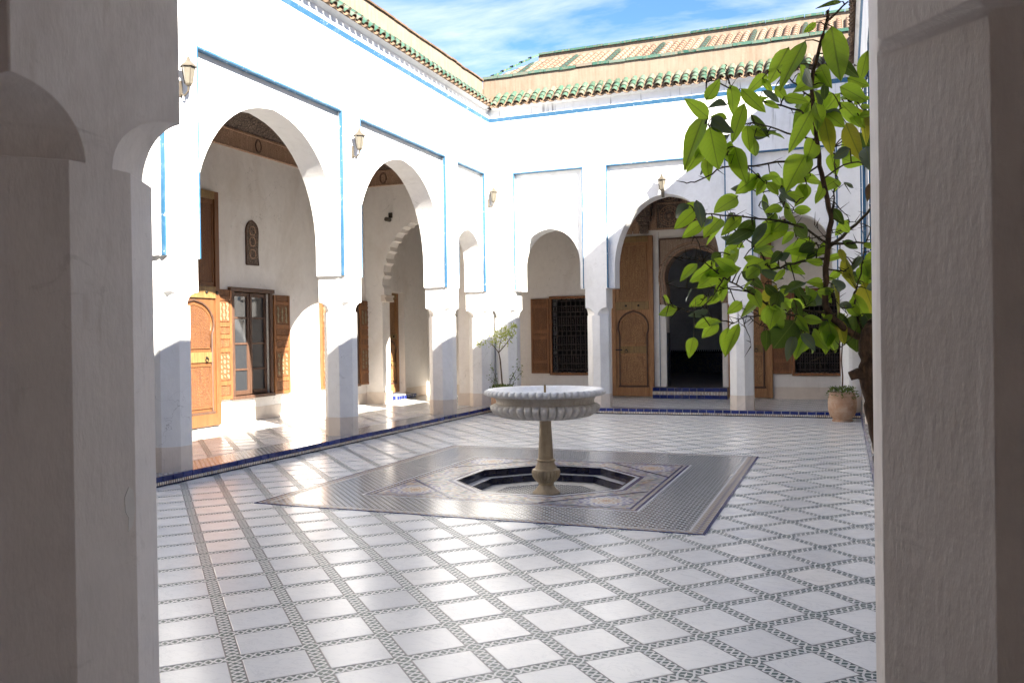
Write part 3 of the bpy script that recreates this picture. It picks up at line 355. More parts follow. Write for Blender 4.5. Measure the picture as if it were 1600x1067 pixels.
TREE_LEAVES = [(-0.024,2.504,2.443,-0.001,2.451,2.275,0.458,0,-0.039,2.484,2.442),(-0.015,2.492,2.353,0.045,2.507,2.293,0.416,2,-0.059,2.496,2.371),(0.076,2.802,2.456,0.052,2.797,2.358,0.437,0,0.074,2.804,2.377),(-0.061,2.452,2.442,-0.095,2.463,2.421,0.468,0,-0.039,2.484,2.442),(-0.09,2.458,2.399,-0.158,2.406,2.264,0.374,0,-0.051,2.491,2.399),(-0.145,2.663,2.452,-0.2,2.617,2.337,0.437,0,-0.185,2.65,2.391),(-0.206,2.63,2.371,-0.244,2.569,2.318,0.416,0,-0.185,2.65,2.391),(-0.134,2.653,2.418,-0.07,2.714,2.383,0.312,3,-0.166,2.622,2.367),(-0.054,2.531,2.348,-0.036,2.499,2.285,0.624,0,-0.065,2.502,2.35),(-0.116,2.616,2.358,-0.091,2.65,2.315,0.832,0,-0.132,2.586,2.326),(-0.142,2.38,2.231,-0.082,2.38,2.213,0.52,0,-0.154,2.404,2.214),(-0.076,2.542,2.288,-0.047,2.605,2.25,0.572,2,-0.075,2.52,2.29),(-0.192,2.311,2.235,-0.145,2.347,2.21,0.364,3,-0.202,2.338,2.218),(-0.265,2.229,2.237,-0.25,2.242,2.167,0.624,0,-0.266,2.216,2.238),(-0.242,2.266,2.234,-0.18,2.256,2.163,0.416,0,-0.248,2.262,2.225),(-0.238,2.316,2.21,-0.28,2.361,2.116,0.437,0,-0.231,2.29,2.221),(-0.262,2.72,2.278,-0.204,2.717,2.204,0.312,2,-0.251,2.714,2.25),(-0.292,2.719,2.244,-0.267,2.788,2.197,0.52,0,-0.251,2.714,2.25),(-0.268,2.693,2.235,-0.217,2.702,2.202,0.52,0,-0.251,2.714,2.25),(-0.277,2.262,2.196,-0.313,2.226,2.196,0.624,3,-0.257,2.245,2.227),(-0.282,2.297,2.168,-0.33,2.314,2.186,0.52,0,-0.313,2.255,2.136),(-0.313,2.226,2.155,-0.266,2.202,2.112,0.572,3,-0.322,2.228,2.138),(-0.329,2.236,2.175,-0.378,2.168,2.023,0.354,0,-0.327,2.214,2.138),(-0.35,2.384,2.133,-0.397,2.335,2.044,0.416,0,-0.35,2.372,2.121),(-0.3,2.335,2.115,-0.254,2.353,2.04,0.52,0,-0.306,2.318,2.112),(-0.004,2.667,2.318,0.071,2.666,2.274,0.624,0,0.021,2.689,2.277),(0.034,2.714,2.273,0.081,2.736,2.303,0.468,0,0.021,2.689,2.277),(-0.004,2.655,2.297,-0.069,2.631,2.212,0.395,0,0.021,2.689,2.277),(-0.083,2.556,2.253,-0.139,2.584,2.186,0.52,0,-0.077,2.527,2.255),(-0.079,2.514,2.22,-0.135,2.456,2.1,0.374,0,-0.073,2.537,2.22),(-0.046,2.563,2.211,-0.027,2.592,2.103,0.437,1,-0.05,2.585,2.214),(-0.041,2.597,2.227,0.006,2.56,2.18,0.572,0,-0.042,2.599,2.22),(0.011,2.679,2.215,0.047,2.637,2.093,0.437,1,-0.014,2.642,2.243),(0.045,2.736,2.266,0.083,2.687,2.169,0.364,1,0.033,2.705,2.289),(0.051,2.823,2.213,0.093,2.844,2.153,0.624,2,-0.023,2.788,2.169),(-0.001,2.756,2.126,0.066,2.791,2.097,0.624,0,-0.022,2.752,2.129),(0.02,2.47,2.096,-0.024,2.516,2.082,0.52,3,0.023,2.492,2.061),(-0.094,2.523,2.101,-0.144,2.462,2.009,0.645,0,-0.098,2.542,2.092),(-0.074,2.571,2.154,-0.098,2.5,2.07,0.468,0,-0.067,2.559,2.15),(-0.22,2.428,2.034,-0.266,2.364,1.984,0.52,0,-0.21,2.413,2.025),(-0.198,2.443,2.027,-0.223,2.449,1.983,0.572,0,-0.21,2.413,2.025),(-0.187,2.63,2.057,-0.158,2.653,2.032,0.624,0,-0.178,2.607,2.026),(-0.096,2.562,2.024,-0.128,2.6,1.97,0.572,0,-0.105,2.591,2.055),(-0.167,2.576,2.021,-0.128,2.535,1.966,0.52,3,-0.164,2.606,2.029),(-0.308,2.761,2.036,-0.389,2.782,2.0,0.624,0,-0.343,2.729,1.993),(-0.012,2.687,2.056,-0.024,2.68,2.009,0.416,0,-0.02,2.696,2.064),(0.004,2.491,2.502,-0.048,2.444,2.486,0.208,2,0.011,2.524,2.504),(0.071,2.426,1.994,0.062,2.439,1.945,0.52,4,0.078,2.407,2.028),(-0.219,2.44,2.028,-0.277,2.449,2.0,0.572,0,-0.21,2.413,2.025),(-0.195,2.421,2.021,-0.224,2.421,1.982,0.624,0,-0.21,2.413,2.025),(-0.187,2.621,2.056,-0.155,2.583,2.019,0.624,0,-0.178,2.607,2.026),(-0.156,2.605,2.022,-0.149,2.629,1.958,0.728,3,-0.164,2.606,2.029),(-0.096,2.597,2.03,-0.124,2.555,1.967,0.572,0,-0.105,2.591,2.055),(-0.328,2.178,1.92,-0.398,2.179,1.922,0.52,0,-0.328,2.164,1.905),(-0.336,2.11,1.908,-0.388,2.095,1.861,0.52,0,-0.336,2.125,1.904),(-0.33,2.203,1.888,-0.387,2.194,1.85,0.52,0,-0.323,2.183,1.906),(-0.307,2.728,2.025,-0.368,2.666,1.985,0.676,0,-0.343,2.729,1.993),(-0.299,2.271,1.902,-0.33,2.202,1.856,0.624,0,-0.297,2.242,1.907),(-0.363,2.813,1.951,-0.417,2.841,1.886,0.52,0,-0.339,2.826,1.947),(-0.246,2.291,1.908,-0.301,2.283,1.86,0.52,0,-0.243,2.303,1.906),(-0.217,2.334,1.902,-0.272,2.351,1.855,0.572,2,-0.225,2.324,1.905),(-0.208,2.446,1.968,-0.189,2.482,1.891,0.52,3,-0.217,2.442,1.953),(-0.149,2.457,1.912,-0.224,2.367,1.824,0.468,0,-0.15,2.434,1.902),(-0.176,2.448,1.933,-0.192,2.4,1.862,0.52,0,-0.194,2.466,1.934),(-0.124,2.406,1.93,-0.076,2.435,1.934,0.52,0,-0.124,2.397,1.931),(-0.128,2.49,1.902,-0.095,2.519,1.866,0.728,2,-0.121,2.479,1.9),(-0.097,2.685,1.887,-0.139,2.658,1.797,0.572,0,-0.093,2.715,1.884),(-0.073,2.644,1.862,-0.168,2.648,1.841,0.468,0,-0.071,2.632,1.857),(0.015,2.796,1.944,-0.024,2.817,1.898,0.52,0,0.018,2.782,1.936),(-0.052,2.617,1.808,0.009,2.641,1.826,0.312,0,-0.044,2.603,1.806),(0.003,2.696,1.827,0.029,2.707,1.719,0.437,1,0.026,2.695,1.8),(-0.009,2.577,1.837,0.003,2.549,1.797,0.52,1,-0.008,2.586,1.853),(0.064,2.71,1.806,0.094,2.742,1.747,0.728,2,0.051,2.705,1.802),(0.053,2.687,1.745,0.09,2.695,1.635,0.645,1,0.037,2.675,1.745),(-0.353,2.227,1.784,-0.397,2.205,1.742,0.468,0,-0.348,2.241,1.798),(-0.324,2.28,1.778,-0.384,2.282,1.738,0.52,0,-0.322,2.267,1.773),(-0.306,2.309,1.773,-0.343,2.246,1.728,0.572,0,-0.313,2.276,1.765),(-0.282,2.316,1.77,-0.329,2.31,1.69,0.437,0,-0.295,2.294,1.749),(-0.309,2.728,1.873,-0.355,2.741,1.833,0.728,0,-0.294,2.758,1.906),(-0.304,2.745,1.867,-0.338,2.794,1.81,0.52,0,-0.285,2.751,1.897),(-0.221,2.662,1.819,-0.284,2.626,1.787,0.624,0,-0.221,2.695,1.824),(-0.397,2.397,1.726,-0.405,2.341,1.69,0.52,3,-0.402,2.394,1.729),(-0.352,2.38,1.703,-0.398,2.358,1.678,0.624,0,-0.353,2.376,1.706),(-0.421,2.108,1.695,-0.395,2.179,1.672,0.416,0,-0.41,2.085,1.674),(-0.388,2.139,1.665,-0.443,2.146,1.654,0.624,0,-0.389,2.127,1.667),(-0.322,2.257,1.642,-0.367,2.254,1.616,0.624,0,-0.341,2.219,1.673),(-0.371,2.687,1.641,-0.4,2.626,1.593,0.624,0,-0.323,2.719,1.633),(-0.306,2.721,1.633,-0.347,2.693,1.527,0.333,0,-0.305,2.698,1.641),(-0.259,2.378,1.686,-0.291,2.33,1.655,0.468,0,-0.274,2.399,1.681),(-0.21,2.397,1.695,-0.263,2.433,1.644,0.468,0,-0.214,2.408,1.694),(-0.257,2.37,1.769,-0.197,2.357,1.72,0.416,2,-0.269,2.338,1.731),(-0.235,2.657,1.792,-0.162,2.696,1.757,0.312,3,-0.215,2.687,1.813),(-0.167,2.68,1.793,-0.101,2.736,1.783,0.52,3,-0.169,2.647,1.799),(-0.193,2.743,1.75,-0.249,2.773,1.64,0.468,1,-0.217,2.729,1.76),(-0.178,2.774,1.713,-0.207,2.816,1.62,0.624,2,-0.201,2.739,1.716),(-0.127,2.472,1.634,-0.187,2.494,1.557,0.832,2,-0.12,2.495,1.648),(-0.096,2.554,1.6,-0.124,2.506,1.541,0.624,0,-0.085,2.53,1.642),(-0.082,2.523,1.61,-0.06,2.474,1.552,0.624,0,-0.085,2.53,1.642),(-0.129,2.486,1.594,-0.149,2.445,1.528,0.416,3,-0.12,2.495,1.648),(-0.045,2.612,1.727,-0.08,2.637,1.67,0.624,3,-0.049,2.591,1.728),(-0.028,2.601,1.737,-0.01,2.594,1.64,0.499,1,-0.049,2.594,1.74),(-0.023,2.579,1.653,-0.065,2.595,1.627,0.728,2,-0.033,2.568,1.647),(-0.029,2.564,1.633,-0.055,2.552,1.55,0.52,0,-0.026,2.567,1.64),(-0.012,2.573,1.633,-0.002,2.535,1.572,0.52,1,-0.014,2.564,1.626),(0.032,2.605,1.653,0.033,2.61,1.542,0.832,2,0.031,2.605,1.653),(0.053,2.599,1.652,0.086,2.553,1.597,0.624,2,0.035,2.597,1.639),(-0.095,2.559,1.73,-0.085,2.621,1.694,0.624,0,-0.049,2.591,1.728),(-0.009,2.686,1.783,-0.042,2.675,1.755,0.572,0,-0.007,2.678,1.781),(-0.249,2.383,1.727,-0.219,2.397,1.707,0.52,2,-0.251,2.367,1.72),(-0.133,2.523,1.696,-0.115,2.549,1.641,0.52,2,-0.124,2.522,1.671),(-0.26,2.703,1.854,-0.194,2.677,1.863,0.416,0,-0.249,2.725,1.863),(-0.187,2.34,1.894,-0.235,2.35,1.834,0.416,3,-0.193,2.367,1.904),(-0.103,2.591,1.746,-0.158,2.522,1.717,0.416,2,-0.049,2.594,1.74),(-0.054,2.575,1.736,-0.103,2.6,1.746,0.312,0,-0.049,2.594,1.74),(-0.14,2.481,1.667,-0.176,2.531,1.649,0.832,0,-0.148,2.502,1.667),(-0.145,2.497,1.628,-0.107,2.505,1.593,0.624,2,-0.138,2.478,1.651),(-0.097,2.599,1.655,-0.136,2.569,1.628,0.624,2,-0.091,2.579,1.659),(-0.177,2.421,1.68,-0.156,2.478,1.628,0.52,0,-0.185,2.434,1.674),(-0.228,2.736,1.751,-0.179,2.729,1.704,0.52,2,-0.217,2.729,1.76),(-0.132,2.644,1.743,-0.106,2.653,1.685,0.52,2,-0.147,2.632,1.804),(-0.201,2.735,1.624,-0.209,2.734,1.564,0.624,2,-0.206,2.753,1.608),(0.051,2.498,1.839,0.083,2.473,1.822,0.416,0,0.051,2.522,1.844),(0.021,2.738,1.771,0.061,2.75,1.741,0.52,2,0.025,2.745,1.78),(-0.067,2.646,1.846,-0.104,2.634,1.811,0.52,2,-0.071,2.632,1.857),(-0.171,2.638,1.843,-0.199,2.602,1.806,0.52,2,-0.158,2.64,1.801),(-0.029,2.62,1.959,0.003,2.616,1.908,0.52,2,-0.03,2.622,1.957),(0.071,2.878,1.793,0.036,2.908,1.758,0.52,2,0.076,2.856,1.781),(-0.159,2.759,1.735,-0.2,2.736,1.705,0.52,0,-0.201,2.739,1.716),(-0.213,2.21,1.735,-0.236,2.203,1.705,0.52,0,-0.213,2.233,1.735),(-0.175,2.428,1.674,-0.186,2.373,1.625,0.596,0,-0.185,2.434,1.674),(-0.282,2.332,2.09,-0.278,2.348,2.122,0.554,0,-0.288,2.338,2.082),(-0.03,2.546,1.65,-0.066,2.577,1.618,0.41,0,-0.033,2.568,1.647),(-0.219,2.627,2.018,-0.208,2.629,1.938,0.444,0,-0.219,2.611,2.019),(-0.337,2.377,1.801,-0.32,2.418,1.827,0.605,2,-0.344,2.406,1.793),(-0.133,2.629,1.897,-0.172,2.634,1.864,0.586,0,-0.128,2.615,1.88),(-0.023,2.622,2.29,-0.128,2.626,2.258,0.622,0,-0.003,2.657,2.255),(-0.102,2.516,1.594,-0.132,2.486,1.53,0.59,0,-0.103,2.513,1.645),(-0.357,2.681,1.64,-0.423,2.69,1.628,0.42,0,-0.323,2.719,1.633),(-0.115,2.57,1.708,-0.071,2.624,1.671,0.443,2,-0.102,2.583,1.676),(0.056,2.698,2.254,0.123,2.764,2.272,0.639,0,0.033,2.705,2.289),(-0.264,2.293,1.766,-0.312,2.273,1.802,0.545,0,-0.287,2.309,1.743),(-0.0,2.669,2.282,0.043,2.742,2.319,0.492,0,0.009,2.673,2.266),(-0.349,2.358,2.131,-0.393,2.367,2.08,0.55,0,-0.35,2.372,2.121),(-0.077,2.611,1.859,-0.123,2.648,1.84,0.548,2,-0.071,2.632,1.857),(-0.234,2.377,2.041,-0.259,2.401,2.004,0.492,0,-0.243,2.392,2.057),(-0.274,2.271,2.145,-0.32,2.28,2.142,0.459,3,-0.312,2.266,2.132),(-0.012,2.617,1.921,0.021,2.661,1.887,0.452,0,-0.034,2.607,1.923),(-0.21,2.678,2.205,-0.162,2.736,2.205,0.41,0,-0.198,2.656,2.217),(0.052,2.71,1.813,0.071,2.686,1.762,0.618,0,0.055,2.713,1.817),(-0.032,2.783,2.149,-0.017,2.764,2.08,0.545,0,-0.022,2.764,2.142),(-0.072,2.638,1.832,-0.123,2.67,1.831,0.508,0,-0.074,2.61,1.81),(-0.099,2.527,2.271,-0.132,2.567,2.237,0.566,0,-0.096,2.553,2.281),(-0.069,2.61,1.726,-0.032,2.595,1.691,0.561,0,-0.049,2.591,1.728),(-0.25,2.687,2.2,-0.259,2.728,2.14,0.579,0,-0.237,2.7,2.242),(-0.194,2.729,1.7,-0.144,2.777,1.694,0.403,0,-0.201,2.739,1.716),(-0.316,2.158,2.185,-0.276,2.119,2.222,0.459,0,-0.311,2.136,2.225),(-0.182,2.717,1.728,-0.2,2.687,1.659,0.621,2,-0.201,2.739,1.716),(-0.054,2.584,1.737,-0.093,2.542,1.746,0.584,0,-0.049,2.594,1.74),(-0.354,2.121,1.921,-0.409,2.149,1.897,0.519,3,-0.34,2.106,1.903),(-0.195,2.359,2.219,-0.152,2.361,2.198,0.449,0,-0.195,2.35,2.217),(-0.102,2.503,1.609,-0.129,2.543,1.631,0.64,0,-0.103,2.513,1.645),(-0.323,2.199,1.661,-0.376,2.205,1.647,0.472,3,-0.335,2.225,1.679),(0.058,2.435,2.09,0.069,2.384,2.029,0.59,3,0.051,2.45,2.044),(-0.217,2.608,2.353,-0.189,2.624,2.311,0.415,0,-0.185,2.65,2.391),(-0.146,2.41,1.952,-0.119,2.364,1.888,0.529,0,-0.147,2.402,1.949),(0.028,2.571,2.005,0.007,2.558,2.022,0.435,3,0.005,2.589,2.022),(-0.266,2.278,1.916,-0.293,2.327,1.881,0.508,2,-0.262,2.283,1.906),(-0.105,2.504,1.59,-0.07,2.557,1.548,0.64,0,-0.103,2.513,1.645),(0.014,2.698,2.289,0.062,2.688,2.284,0.529,3,0.021,2.689,2.277),(-0.314,2.387,1.709,-0.352,2.368,1.682,0.5,0,-0.308,2.39,1.724),(-0.16,2.62,1.789,-0.194,2.62,1.751,0.404,0,-0.169,2.647,1.799),(-0.359,2.188,1.593,-0.365,2.154,1.549,0.564,0,-0.359,2.203,1.657),(0.052,2.693,1.822,0.017,2.682,1.785,0.535,3,0.055,2.713,1.817),(-0.105,2.618,2.044,-0.051,2.702,2.061,0.62,0,-0.105,2.591,2.055),(-0.252,2.301,1.774,-0.34,2.273,1.755,0.445,0,-0.278,2.323,1.737),(-0.081,2.564,2.202,-0.032,2.617,2.148,0.595,0,-0.073,2.545,2.196),(-0.044,2.571,2.23,0.0,2.63,2.22,0.498,3,-0.042,2.599,2.22),(0.015,2.644,1.677,0.03,2.675,1.697,0.514,0,0.032,2.626,1.678),(-0.043,2.543,2.311,-0.109,2.486,2.287,0.59,0,-0.073,2.512,2.318),(-0.094,2.474,2.325,-0.078,2.418,2.26,0.421,2,-0.07,2.509,2.329),(-0.067,2.555,2.248,-0.054,2.522,2.179,0.615,0,-0.074,2.533,2.238),(-0.126,2.486,1.649,-0.091,2.456,1.601,0.45,0,-0.12,2.495,1.648),(0.047,2.679,2.23,0.088,2.652,2.229,0.474,0,0.021,2.689,2.277),(-0.122,2.595,2.032,-0.173,2.599,2.019,0.46,0,-0.135,2.6,2.039),(-0.223,2.344,1.877,-0.289,2.291,1.841,0.496,2,-0.225,2.324,1.905),(-0.267,2.337,2.101,-0.25,2.325,2.005,0.584,0,-0.294,2.331,2.092),(-0.222,2.419,2.024,-0.274,2.398,1.987,0.548,0,-0.21,2.413,2.025),(-0.054,2.607,1.799,-0.098,2.572,1.807,0.419,0,-0.046,2.601,1.792),(0.009,2.814,2.205,0.022,2.873,2.134,0.512,0,-0.023,2.788,2.169),(-0.23,2.242,1.772,-0.196,2.304,1.754,0.509,2,-0.213,2.233,1.735),(-0.174,2.797,1.698,-0.104,2.865,1.683,0.399,0,-0.175,2.765,1.676),(-0.018,2.599,1.657,0.015,2.587,1.613,0.424,2,-0.033,2.568,1.647),(-0.258,2.625,2.03,-0.311,2.606,2.036,0.569,3,-0.233,2.612,2.016),(-0.29,2.73,1.835,-0.224,2.697,1.82,0.398,0,-0.258,2.732,1.872),(-0.18,2.601,2.323,-0.148,2.602,2.28,0.56,0,-0.154,2.603,2.352),(-0.22,2.311,2.214,-0.177,2.308,2.214,0.401,0,-0.217,2.314,2.219),(-0.005,2.65,2.27,0.065,2.708,2.199,0.444,0,-0.003,2.657,2.255),(0.017,2.759,2.367,0.077,2.75,2.333,0.606,0,0.059,2.763,2.338),(-0.025,2.597,1.72,-0.073,2.561,1.715,0.406,0,-0.031,2.586,1.709),(-0.127,2.504,1.6,-0.114,2.469,1.623,0.5,0,-0.12,2.495,1.648),(-0.043,2.591,1.618,-0.051,2.549,1.54,0.535,0,-0.049,2.566,1.635),(-0.335,2.414,1.805,-0.369,2.353,1.748,0.408,0,-0.344,2.406,1.793),(0.035,2.638,1.658,0.019,2.65,1.609,0.621,0,0.031,2.605,1.653),(0.06,2.653,1.725,0.102,2.701,1.738,0.431,3,0.034,2.667,1.73),(-0.124,2.462,1.889,-0.22,2.381,1.866,0.446,0,-0.121,2.479,1.9),(-0.238,2.668,1.808,-0.173,2.71,1.804,0.541,0,-0.221,2.695,1.824),(-0.23,2.214,1.739,-0.194,2.247,1.776,0.578,0,-0.213,2.233,1.735),(-0.032,2.629,1.86,-0.07,2.611,1.827,0.566,0,-0.027,2.601,1.855),(-0.217,2.423,2.041,-0.246,2.448,1.992,0.64,0,-0.21,2.413,2.025),(-0.147,2.434,2.239,-0.101,2.422,2.227,0.465,3,-0.154,2.404,2.214),(-0.316,2.203,2.151,-0.364,2.153,2.194,0.516,0,-0.327,2.214,2.138),(-0.314,2.233,1.898,-0.349,2.204,1.87,0.6,3,-0.315,2.222,1.907),(-0.337,2.119,1.931,-0.312,2.082,1.869,0.434,3,-0.34,2.106,1.903),(-0.321,2.384,2.1,-0.371,2.428,2.049,0.537,3,-0.33,2.402,2.103),(-0.187,2.769,1.742,-0.134,2.75,1.726,0.471,2,-0.201,2.739,1.716),(-0.002,2.568,1.856,0.041,2.589,1.836,0.495,2,0.002,2.578,1.853),(-0.152,2.42,1.942,-0.196,2.39,1.932,0.58,0,-0.147,2.402,1.949),(-0.028,2.63,1.756,-0.001,2.683,1.705,0.585,3,-0.049,2.596,1.752),(0.048,2.72,1.796,0.059,2.682,1.742,0.605,0,0.048,2.697,1.788),(-0.27,2.679,2.236,-0.262,2.673,2.155,0.464,0,-0.251,2.714,2.25),(-0.206,2.714,1.824,-0.249,2.716,1.792,0.45,3,-0.215,2.687,1.813),(-0.32,2.203,1.621,-0.296,2.241,1.638,0.563,0,-0.353,2.208,1.662),(-0.181,2.649,1.821,-0.148,2.616,1.834,0.562,3,-0.18,2.655,1.797),(-0.05,2.57,1.64,-0.051,2.592,1.572,0.526,2,-0.049,2.566,1.635),(-0.07,2.512,2.244,-0.057,2.488,2.175,0.437,0,-0.074,2.528,2.255),(-0.062,2.594,1.661,-0.02,2.603,1.627,0.472,0,-0.06,2.571,1.655),(-0.313,2.301,1.746,-0.291,2.316,1.686,0.622,0,-0.3,2.284,1.739),(-0.217,2.701,1.804,-0.273,2.728,1.805,0.574,0,-0.208,2.679,1.803),(-0.349,2.803,1.914,-0.299,2.778,1.878,0.63,0,-0.332,2.815,1.94),(-0.004,2.72,1.768,0.038,2.707,1.776,0.56,3,0.002,2.698,1.78),(-0.35,2.398,2.094,-0.344,2.372,2.025,0.527,0,-0.33,2.402,2.103),(0.055,2.7,1.804,0.127,2.705,1.832,0.613,0,0.051,2.705,1.802),(-0.198,2.729,1.622,-0.173,2.7,1.573,0.46,3,-0.206,2.753,1.608),(0.064,2.732,2.263,0.068,2.74,2.179,0.433,3,0.045,2.721,2.3),(-0.012,2.666,2.047,-0.057,2.585,2.02,0.574,0,-0.02,2.686,2.05),(0.056,2.699,1.745,0.104,2.739,1.732,0.521,0,0.037,2.675,1.745),(-0.189,2.389,2.009,-0.159,2.379,1.968,0.526,0,-0.21,2.413,2.025),(-0.298,2.46,1.823,-0.297,2.498,1.846,0.562,0,-0.339,2.467,1.832),(-0.16,2.67,1.812,-0.107,2.679,1.772,0.426,0,-0.158,2.64,1.801),(-0.113,2.478,1.597,-0.069,2.476,1.556,0.588,3,-0.103,2.513,1.645),(-0.097,2.406,1.962,-0.139,2.397,1.978,0.584,0,-0.116,2.395,1.948),(-0.316,2.218,2.133,-0.3,2.238,2.025,0.631,0,-0.32,2.234,2.137),(-0.224,2.724,1.611,-0.222,2.693,1.551,0.564,2,-0.226,2.702,1.62),(-0.049,2.572,2.011,-0.072,2.536,1.963,0.418,0,-0.049,2.592,2.015),(-0.045,2.515,2.292,-0.041,2.556,2.253,0.523,2,-0.075,2.52,2.29),(-0.085,2.593,2.052,-0.148,2.625,2.05,0.498,0,-0.09,2.587,2.063),(-0.042,2.539,1.63,-0.021,2.593,1.546,0.46,0,-0.049,2.566,1.635),(-0.341,2.74,1.621,-0.353,2.74,1.534,0.478,0,-0.323,2.719,1.633),(0.024,2.69,2.241,0.054,2.672,2.189,0.52,0,0.009,2.673,2.266),(-0.207,2.383,2.021,-0.162,2.408,2.023,0.444,0,-0.21,2.413,2.025),(-0.186,2.424,2.042,-0.154,2.432,2.005,0.613,0,-0.191,2.451,2.07),(-0.238,2.409,1.722,-0.207,2.364,1.664,0.537,0,-0.242,2.382,1.714),(-0.268,2.699,2.222,-0.183,2.766,2.212,0.426,3,-0.251,2.714,2.25),(0.025,2.638,1.711,0.066,2.621,1.612,0.437,0,0.033,2.657,1.717),(-0.282,2.345,2.137,-0.315,2.331,2.104,0.584,3,-0.307,2.308,2.116),(-0.107,2.499,1.643,-0.055,2.523,1.629,0.498,0,-0.103,2.513,1.645),(0.02,2.816,2.174,-0.009,2.843,2.136,0.628,0,-0.023,2.788,2.169),(-0.105,2.508,2.351,-0.102,2.565,2.314,0.421,0,-0.067,2.506,2.339),(0.022,2.611,1.67,-0.023,2.637,1.685,0.511,3,0.031,2.616,1.665),(0.04,2.593,1.644,0.003,2.63,1.688,0.478,0,0.035,2.597,1.639),(-0.26,2.739,1.868,-0.193,2.701,1.834,0.489,0,-0.258,2.732,1.872),(-0.294,2.725,1.887,-0.346,2.681,1.896,0.456,3,-0.285,2.751,1.897),(-0.027,2.577,1.626,-0.07,2.561,1.605,0.63,0,-0.02,2.565,1.633),(-0.192,2.409,1.679,-0.17,2.481,1.595,0.582,0,-0.199,2.421,1.684),(-0.048,2.594,2.204,-0.013,2.601,2.222,0.395,0,-0.05,2.585,2.214)]
# ================================================================ SETTING: floors
CX0, CX1, CY0, CY1 = -7.05, .27, 1.84, 16.85      # courtyard edges
PZ = .11                                           # gallery floor height
def clip(poly, x0, x1, y0, y1):
    for ax, val, sg in ((0, x0, 1), (0, x1, -1), (1, y0, 1), (1, y1, -1)):
        res = []
        for i in range(len(poly)):
            a, b = poly[i], poly[(i + 1) % len(poly)]; da, db = (a[ax] - val) * sg, (b[ax] - val) * sg
            if da >= 0: res.append(a)
            if (da >= 0) != (db >= 0):
                t = da / (da - db); res.append((a[0] + (b[0] - a[0]) * t, a[1] + (b[1] - a[1]) * t))
        poly = res
        if len(poly) < 3: return []
    return poly
def area(p): return abs(sum(p[i][0] * p[(i + 1) % len(p)][1] - p[(i + 1) % len(p)][0] * p[i][1] for i in range(len(p)))) / 2
CAMP = Vector((0, 0, 1.6))
def in_view(x, y, z, mx=.02):
    d = Vector((x, y, z)) - CAMP; f = d.dot(fwd)
    if f < .3: return False
    u, v = d.dot(rgt) / f * 29.77 / 36, d.dot(upv) / f * 29.77 / 36
    return -.36 - mx < u < .372 + mx and abs(v) < .333 + mx
def slab(mb, poly, z0, z1, b=.0025):
    cx = sum(p[0] for p in poly) / len(poly); cy = sum(p[1] for p in poly) / len(poly)
    ins = [(cx + (x - cx) * (1 - b / .16), cy + (y - cy) * (1 - b / .16)) for x, y in poly]
    return mb.loft([[(x, y, z0) for x, y in poly], [(x, y, z1 - .0015) for x, y in poly], [(x, y, z1) for x, y in ins]], 0)
TS = .309 / 2
full_sq = [(TS * math.sqrt(2) * math.cos(PI / 2 * k), TS * math.sqrt(2) * math.sin(PI / 2 * k)) for k in range(4)]
tile_mesh = slab(MB(), full_sq, -.002, .0016).mesh('tile', MARBLE)
def lay_tiles(parent, x0, x1, y0, y1, z, limit, skip=None):
    cand = []
    rg = int(30 / PITCH)
    for i in range(-rg, rg):
        for j in range(-rg, rg):
            a, b = (i + .5) * PITCH, (j + .5) * PITCH
            cx = GX + (a + b) * .70711; cy = GY + (b - a) * .70711
            if not (x0 - .25 < cx < x1 + .25 and y0 - .25 < cy < y1 + .25): continue
            if skip and skip[0] + .24 < cx < skip[1] - .24 and skip[2] + .24 < cy < skip[3] - .24: continue
            p = clip([(cx + q[0], cy + q[1]) for q in full_sq], x0, x1, y0, y1)
            if not p or area(p) < .004: continue
            cand.append((0 if in_view(cx, cy, z) else 1, math.hypot(cx, cy), cx, cy, p, area(p) > 4 * TS * TS * .995))
    cand.sort(key=lambda c: c[:2])
    rest = MB()
    for k, (iv, d, cx, cy, p, full) in enumerate(cand):
        if k < limit and not iv:
            o = inst('tile', tile_mesh if full else slab(MB(), [(x - cx, y - cy) for x, y in p], -.002, .0016).mesh('tile', MARBLE), parent, (cx, cy, z + random.uniform(-.0003, .0003)), (random.gauss(0, .0011), random.gauss(0, .0011), 0))
        else: slab(rest, p, z - .002, z + .0016)
    if rest.f: tag(rest.build('far_tiles', MARBLE, parent), kind='stuff')
tag(MB().box(-45, 45, -45, 60, -.7, -.5).build('ground', EARTH), kind='structure')
floor = thing('courtyard_floor', None, None, kind='structure')
K = (-5.43, -1.05, 6.82, 11.38)                    # mosaic carpet round the fountain
fb = MB()
for x0, x1, y0, y1 in ((CX0, CX1, CY0, K[2] + .05), (CX0, CX1, K[3] - .05, CY1), (CX0, K[0] + .05, K[2] + .05, K[3] - .05), (K[1] - .05, CX1, K[2] + .05, K[3] - .05)):
    fb.box(x0, x1, y0, y1, -.3, 0)
fb.build('mosaic_band_ground', BANDS, floor)
lay_tiles(floor, CX0, CX1, CY0, CY1, 0, 299, K)
